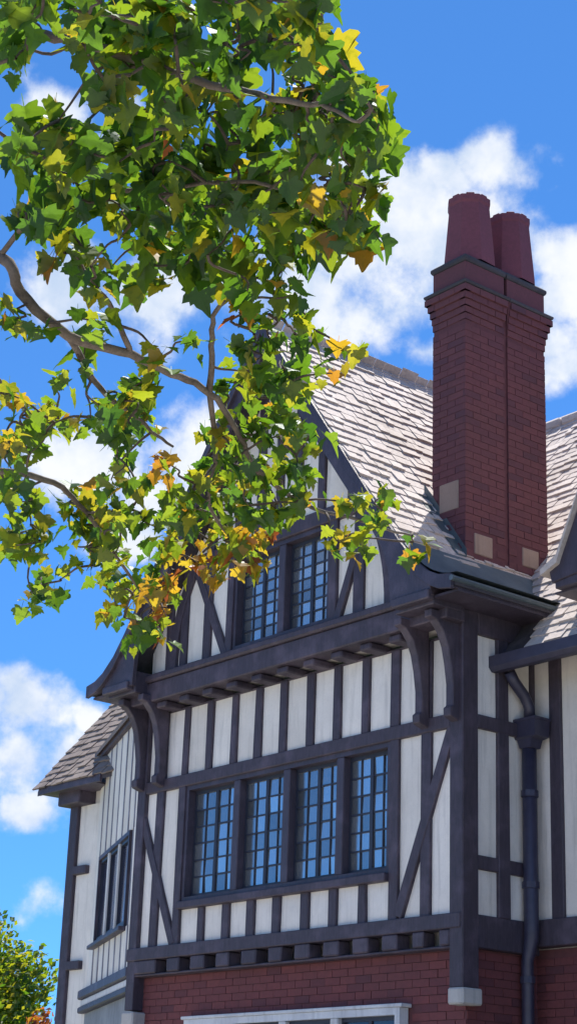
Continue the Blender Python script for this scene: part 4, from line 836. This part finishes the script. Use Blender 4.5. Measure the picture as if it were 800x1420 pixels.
  (7.23,-7.73,7.43,6,0,0.13), (7.44,-8.12,7.34,6,0,0.13), (7.92,-9.34,7.17,6,0,0.13), (4.6,-8.36,7.52,6,0,0.13), (4.26,-8.15,8.34,6,0,0.13), (4.01,-9.26,6.55,6,0,0.13), (3.78,-9.96,8.31,6,0,0.13), (8.4,-9.87,8.02,6,0,0.13),
  (6.33,-9.29,8.13,6,0,0.13), (3.83,-7.82,7.65,6,0,0.13), (6.97,-9.19,6.44,6,0,0.13), (6.61,-9,7.49,6,0,0.13), (7.19,-9.89,7.77,6,0,0.13), (8.49,-8.63,7.42,6,0,0.13), (3.74,-8.29,7.12,6,0,0.13), (6.28,-9.31,8.24,6,0,0.13),
  (6.09,-8.68,7.82,6,0,0.13), (4.59,-8.46,6.19,6,0,0.13), (7.48,-6.69,7.47,6,0,0.13), (8.48,-8.39,8.1,6,0,0.13), (7.76,-6.85,7.16,6,0,0.13), (5.95,-9.88,8.29,6,0,0.13), (3.68,-8.02,7.49,6,0,0.13), (4.14,-8.81,6.79,6,0,0.13),
  (3.25,-8.64,6.98,6,0,0.13), (7.08,-7.62,8.28,6,0,0.13), (7.9,-9.13,7.51,6,0,0.13), (6.94,-7.32,6.42,6,0,0.13), (8.14,-8.59,7.73,6,0,0.13), (8.41,-8.84,8.02,6,0,0.13), (8.51,-9.64,6.27,6,0,0.13), (7.72,-7.76,7.19,6,0,0.13),
  (3.97,-8.28,7.25,6,0,0.13), (4.1,-7.89,7.48,6,0,0.13), (8.27,-6.66,8.15,6,0,0.13), (3.49,-8.57,6.45,6,0,0.13), (7.25,-9.72,8.01,6,0,0.13), (6.53,-7.82,8.27,6,0,0.13), (7.89,-7.51,7.54,6,0,0.13), (7.13,-7.27,8.01,6,0,0.13),
  (4.47,-7.93,7.17,6,0,0.13), (6.37,-9.71,6.54,6,0,0.13), (4.53,-7.33,7.9,6,0,0.13), (5.27,-7.94,7.11,6,0,0.13), (6.1,-9.09,6.89,6,0,0.13),
]

TB = Vector((2.55, -8.95, 0))
tree = empty('plane_tree', TB, label='leafy plane tree whose boughs with yellowing leaves hang in front of the house', cat='tree')
def smooth_path(pts, n=5):
    pts = [Vector(p) for p in pts]; out = []
    for i in range(len(pts)-1):
        p0, p1, p2, p3 = pts[max(i-1, 0)], pts[i], pts[i+1], pts[min(i+2, len(pts)-1)]
        for k in range(n):
            t = k/n; out.append(.5*((2*p1) + (p2-p0)*t + (2*p0-5*p1+4*p2-p3)*t*t + (3*p1-p0-3*p2+p3)*t**3))
    return out + [pts[-1]]
def child_mesh(name, vs, fs, mat, smooth=True, **kw):
    return mesh(name, [Vector(v) - TB for v in vs], fs, mat, tree, smooth, **kw)
def put(o): o.location = (0, 0, 0); return o
tp = smooth_path([(TB.x, TB.y, -.1), (TB.x+.03, TB.y+.02, .8), (TB.x+.12, TB.y-.03, 2.4), (TB.x+.1, TB.y-.1, 4.2), (TB.x+.3, TB.y-.2, 6.0), (TB.x+.35, TB.y-.1, 8.0), (TB.x+.2, TB.y+.1, 9.5)], 5)
rt = [.30*(1-.72*i/(len(tp)-1)) + (.10*max(0, 1-i/3)) for i in range(len(tp))]
put(child_mesh('trunk', *tube(tp, rt, 14), M_BARK))
RAD = {'main': (.031, .008), 'upper': (.026, .004), 'mid': (.012, .004), 'low': (.026, .005), 'stub': (.016, .007), 'spur': (.014, .006), 'side': (.014, .006), 'far': (.013, .005), 'drop': (.016, .006), 'left': (.022, .007), 'crown': (.05, .01)}
LP = []
for k, pts in LIMBS.items():
    pts = [Vector(p) for p in pts]
    if k in ('main', 'upper', 'low', 'crown'): pts = [min(tp, key=lambda q: abs(q.z - (pts[0].z - .45)))] + pts
    sp = smooth_path(pts, 5); sp = [p + Vector((random.gauss(0, .003), random.gauss(0, .003), random.gauss(0, .003))) for p in sp]
    a, b = RAD[k]; n = len(sp)
    put(child_mesh('limb', *tube(sp, [b + (a-b)*(1-i/(n-1))**.8*(1+random.uniform(-.06, .06)) for i in range(n)], 9), M_BARK))
    LP += sp[3:] if k in ('main', 'upper', 'low') else sp
# twigs reach from the limbs to every clump
tv, tf = [], []
nodes = list(LP)
for (x, y, z, n, h, r) in sorted(CLUMPS, key=lambda c: min((Vector(c[:3])-p).length for p in LP)):
    c = Vector((x, y, z)); q = min(nodes, key=lambda p: (p-c).length); d = (c-q).length
    mid1 = q.lerp(c, .35) + Vector((random.gauss(0, .022), random.gauss(0, .022), .05*d)); mid2 = q.lerp(c, .7) + Vector((random.gauss(0, .018), random.gauss(0, .018), .04*d))
    sp = smooth_path([q, mid1, mid2, c], 3); vs, fs = tube(sp, [.0075 - .0045*i/(len(sp)-1) for i in range(len(sp))], 5, False)
    k = len(tv); tv += vs; tf += [tuple(k+i for i in f) for f in fs]; nodes += [mid2, c]
put(child_mesh('twigs', tv, tf, M_TWIG, kind='stuff'))
# leaves
HALF = [(0, 0), (.16, -.10), (.36, -.14), (.40, -.09), (.36, .04), (.50, .10), (.60, .24), (.57, .31), (.44, .34), (.39, .45), (.28, .45), (.27, .62), (.16, .68), (.05, .90), (0, .93)]
def leaf_mesh(name, mat, seed):
    rr = random.Random(seed); out = HALF + [(-x, y) for x, y in HALF[-2:0:-1]]
    pts = [(x*(1+rr.uniform(-.12, .12)), y*(1+rr.uniform(-.08, .08))) for x, y in out]
    cup = rr.uniform(.0, .45); dr = rr.uniform(.05, .5); tw = rr.uniform(-.4, .4)
    def lift(x, y): return cup*abs(x) - dr*y*y + tw*x*y
    vs = [(x, y, lift(x, y)) for x, y in pts] + [(0, .12, lift(0, .12)), (0, .42, lift(0, .42))]
    n = len(pts); fs = []
    m = n//2
    for i in range(n):
        j = (i+1) % n; ymid = (pts[i][1]+pts[j][1])/2
        fs.append((i, j, n if ymid < .25 else n+1))
    # join the two centres
    for i in range(n):
        j = (i+1) % n
        a = (pts[(i-1) % n][1]+pts[i][1])/2 < .25; b = (pts[i][1]+pts[j][1])/2 < .25
        if a != b: fs.append((i, n, n+1))
    k = len(vs); vs += [(-.014, 0, 0), (.014, 0, 0), (.010, -.38, .10), (-.010, -.38, .10)]; fs.append((k, k+1, k+2, k+3))
    me = bpy.data.meshes.new(name); me.from_pydata(vs, [], fs); me.update(); me.materials.append(mat); return me
LM = [[leaf_mesh('leaf', LEAF[h], h*10+s) for s in range(9)] for h in range(4)]
leaves = []
for (x, y, z, n, h, r) in CLUMPS:
    c = Vector((x, y, z))
    for i in range(n):
        while True:
            o = Vector((random.uniform(-1, 1), random.uniform(-1, 1), random.uniform(-1, 1)))
            if o.length < 1: break
        o = o * r * 1.05; hue = h
        q = random.random()
        if h == 0: hue = 1 if q < .14 else (2 if q < .155 else 0)
        elif h == 1: hue = 0 if q < .35 else (2 if q < .43 else 1)
        elif h == 3: hue = 3 if i == 0 else 0
        elif h == 2: hue = 1 if q < .36 else (3 if q < .46 else 2)
        size = random.uniform(.062, .135) * (1.2 if z > 4.95 else .80)
        az = random.uniform(0, 2*math.pi); tilt = random.gauss(R(42), R(26)); rl = random.gauss(0, R(22))
        Mx = Matrix.Translation(c + o) @ Matrix.Rotation(az, 4, 'Z') @ Matrix.Rotation(-tilt, 4, 'X') @ Matrix.Rotation(rl, 4, 'Y') @ Matrix.Diagonal((size, size, size, 1))
        leaves.append((Mx, hue, random.randrange(9), c + o, size))
cl = Vector((11.597, -11.505, 1.6))
def in_view(p):
    d = p - cl; w = d.dot(fwd); return w > .1 and abs(d.dot(right)/w) < .165 and abs(d.dot(up)/w) < .29
leaves.sort(key=lambda t: -(t[4]/(t[3]-cl).length + (10 if in_view(t[3]) else 0)))
for Mx, hue, s, p, sz in leaves[:300]: add_piece('leaf', LM[hue][s], Mx, tree)
vs, fs, mi = [], [], []
for Mx, hue, s, p, sz in leaves[300:]:
    me = LM[hue][s]; k = len(vs); vs += [(Mx @ v.co) - TB for v in me.vertices]
    for f in me.polygons: fs.append(tuple(k+i for i in f.vertices)); mi.append(hue)
me = bpy.data.meshes.new('foliage'); me.from_pydata([tuple(v) for v in vs], [], fs); me.update()
for m in LEAF: me.materials.append(m)
me.polygons.foreach_set('material_index', mi)
fo = bpy.data.objects.new('foliage', me); link(fo, tree, kind='stuff'); fo.location = (0, 0, 0)

# ------------------------------------------------------------------ trees far behind, lower left
def far_tree(name, base, height, crown_c, crown_r, mats, nl, size, label, seed):
    rr = random.Random(seed); b = Vector(base); t = empty(name, base, label=label, cat='tree', group='trees beyond the house')
    top = Vector(crown_c) - b
    tv, tf = tube(smooth_path([(0, 0, -.1), top*.35 + Vector((.1, 0, 0)), top*.7, top + Vector((0, 0, crown_r*.5))], 4), [(.28 - .016*i)*crown_r/2.2 for i in range(13)], 9)
    o = mesh('trunk', tv, tf, M_BARK, t, True); o.location = (0, 0, 0)
    lobes = []
    for i in range(26):
        d = Vector((rr.gauss(0, 1), rr.gauss(0, 1), rr.gauss(0, .85))).normalized() * crown_r * rr.uniform(.35, .95)
        lobes.append((top + d, crown_r*rr.uniform(.22, .42)))
    for i in range(7):
        q = lobes[i][0]; vs_, fs_ = tube([top*.55, top*.8 + q*.1, q], [.09*crown_r/2.2, .06*crown_r/2.2, .02*crown_r/2.2], 6); o = mesh('limb', vs_, fs_, M_BARK, t, True); o.location = (0, 0, 0)
    vs, fs, mi = [], [], []
    for i in range(nl):
        c, r = rr.choice(lobes); d = Vector((rr.gauss(0, 1), rr.gauss(0, 1), rr.gauss(0, 1))).normalized()
        p = c + d * r * rr.uniform(.6, 1.05); n_ = (d + Vector((rr.gauss(0, .7), rr.gauss(0, .7), rr.gauss(0, .7)))).normalized()
        a = n_.orthogonal().normalized(); e = n_.cross(a); s = size*rr.uniform(.6, 1.3); k = len(vs)
        vs += [p - a*s, p - e*s*.6 + n_*s*.15, p + a*s, p + e*s*.6 + n_*s*.15]; fs.append((k, k+1, k+2, k+3)); mi.append(rr.choice(range(len(mats))))
    me = bpy.data.meshes.new('crown'); me.from_pydata([tuple(v) for v in vs], [], fs); me.update()
    for m in mats: me.materials.append(m)
    me.polygons.foreach_set('material_index', mi)
    c = bpy.data.objects.new('crown', me); link(c, t); c.location = (0, 0, 0); return t
far_tree('broadleaf_tree', (-21.6, 7.2, 0), 6, (-21.9, 6.95, 4.55), 2.2, [LEAF[0], LEAF[1], LEAF[1]], 16000, .075, 'green and yellow tree behind the left corner of the house', 4)
far_tree('orange_tree', (-16.0, 5.5, 0), 4, (-16.0, 5.5, 3.3), .62, [LEAF[2], LEAF[3], LEAF[3]], 3000, .06, 'small orange autumn tree beside the far left wall', 9)
for o in bpy.data.objects:
    if '_base' in o: del o['_base']
scene.cycles.transparent_max_bounces = 8
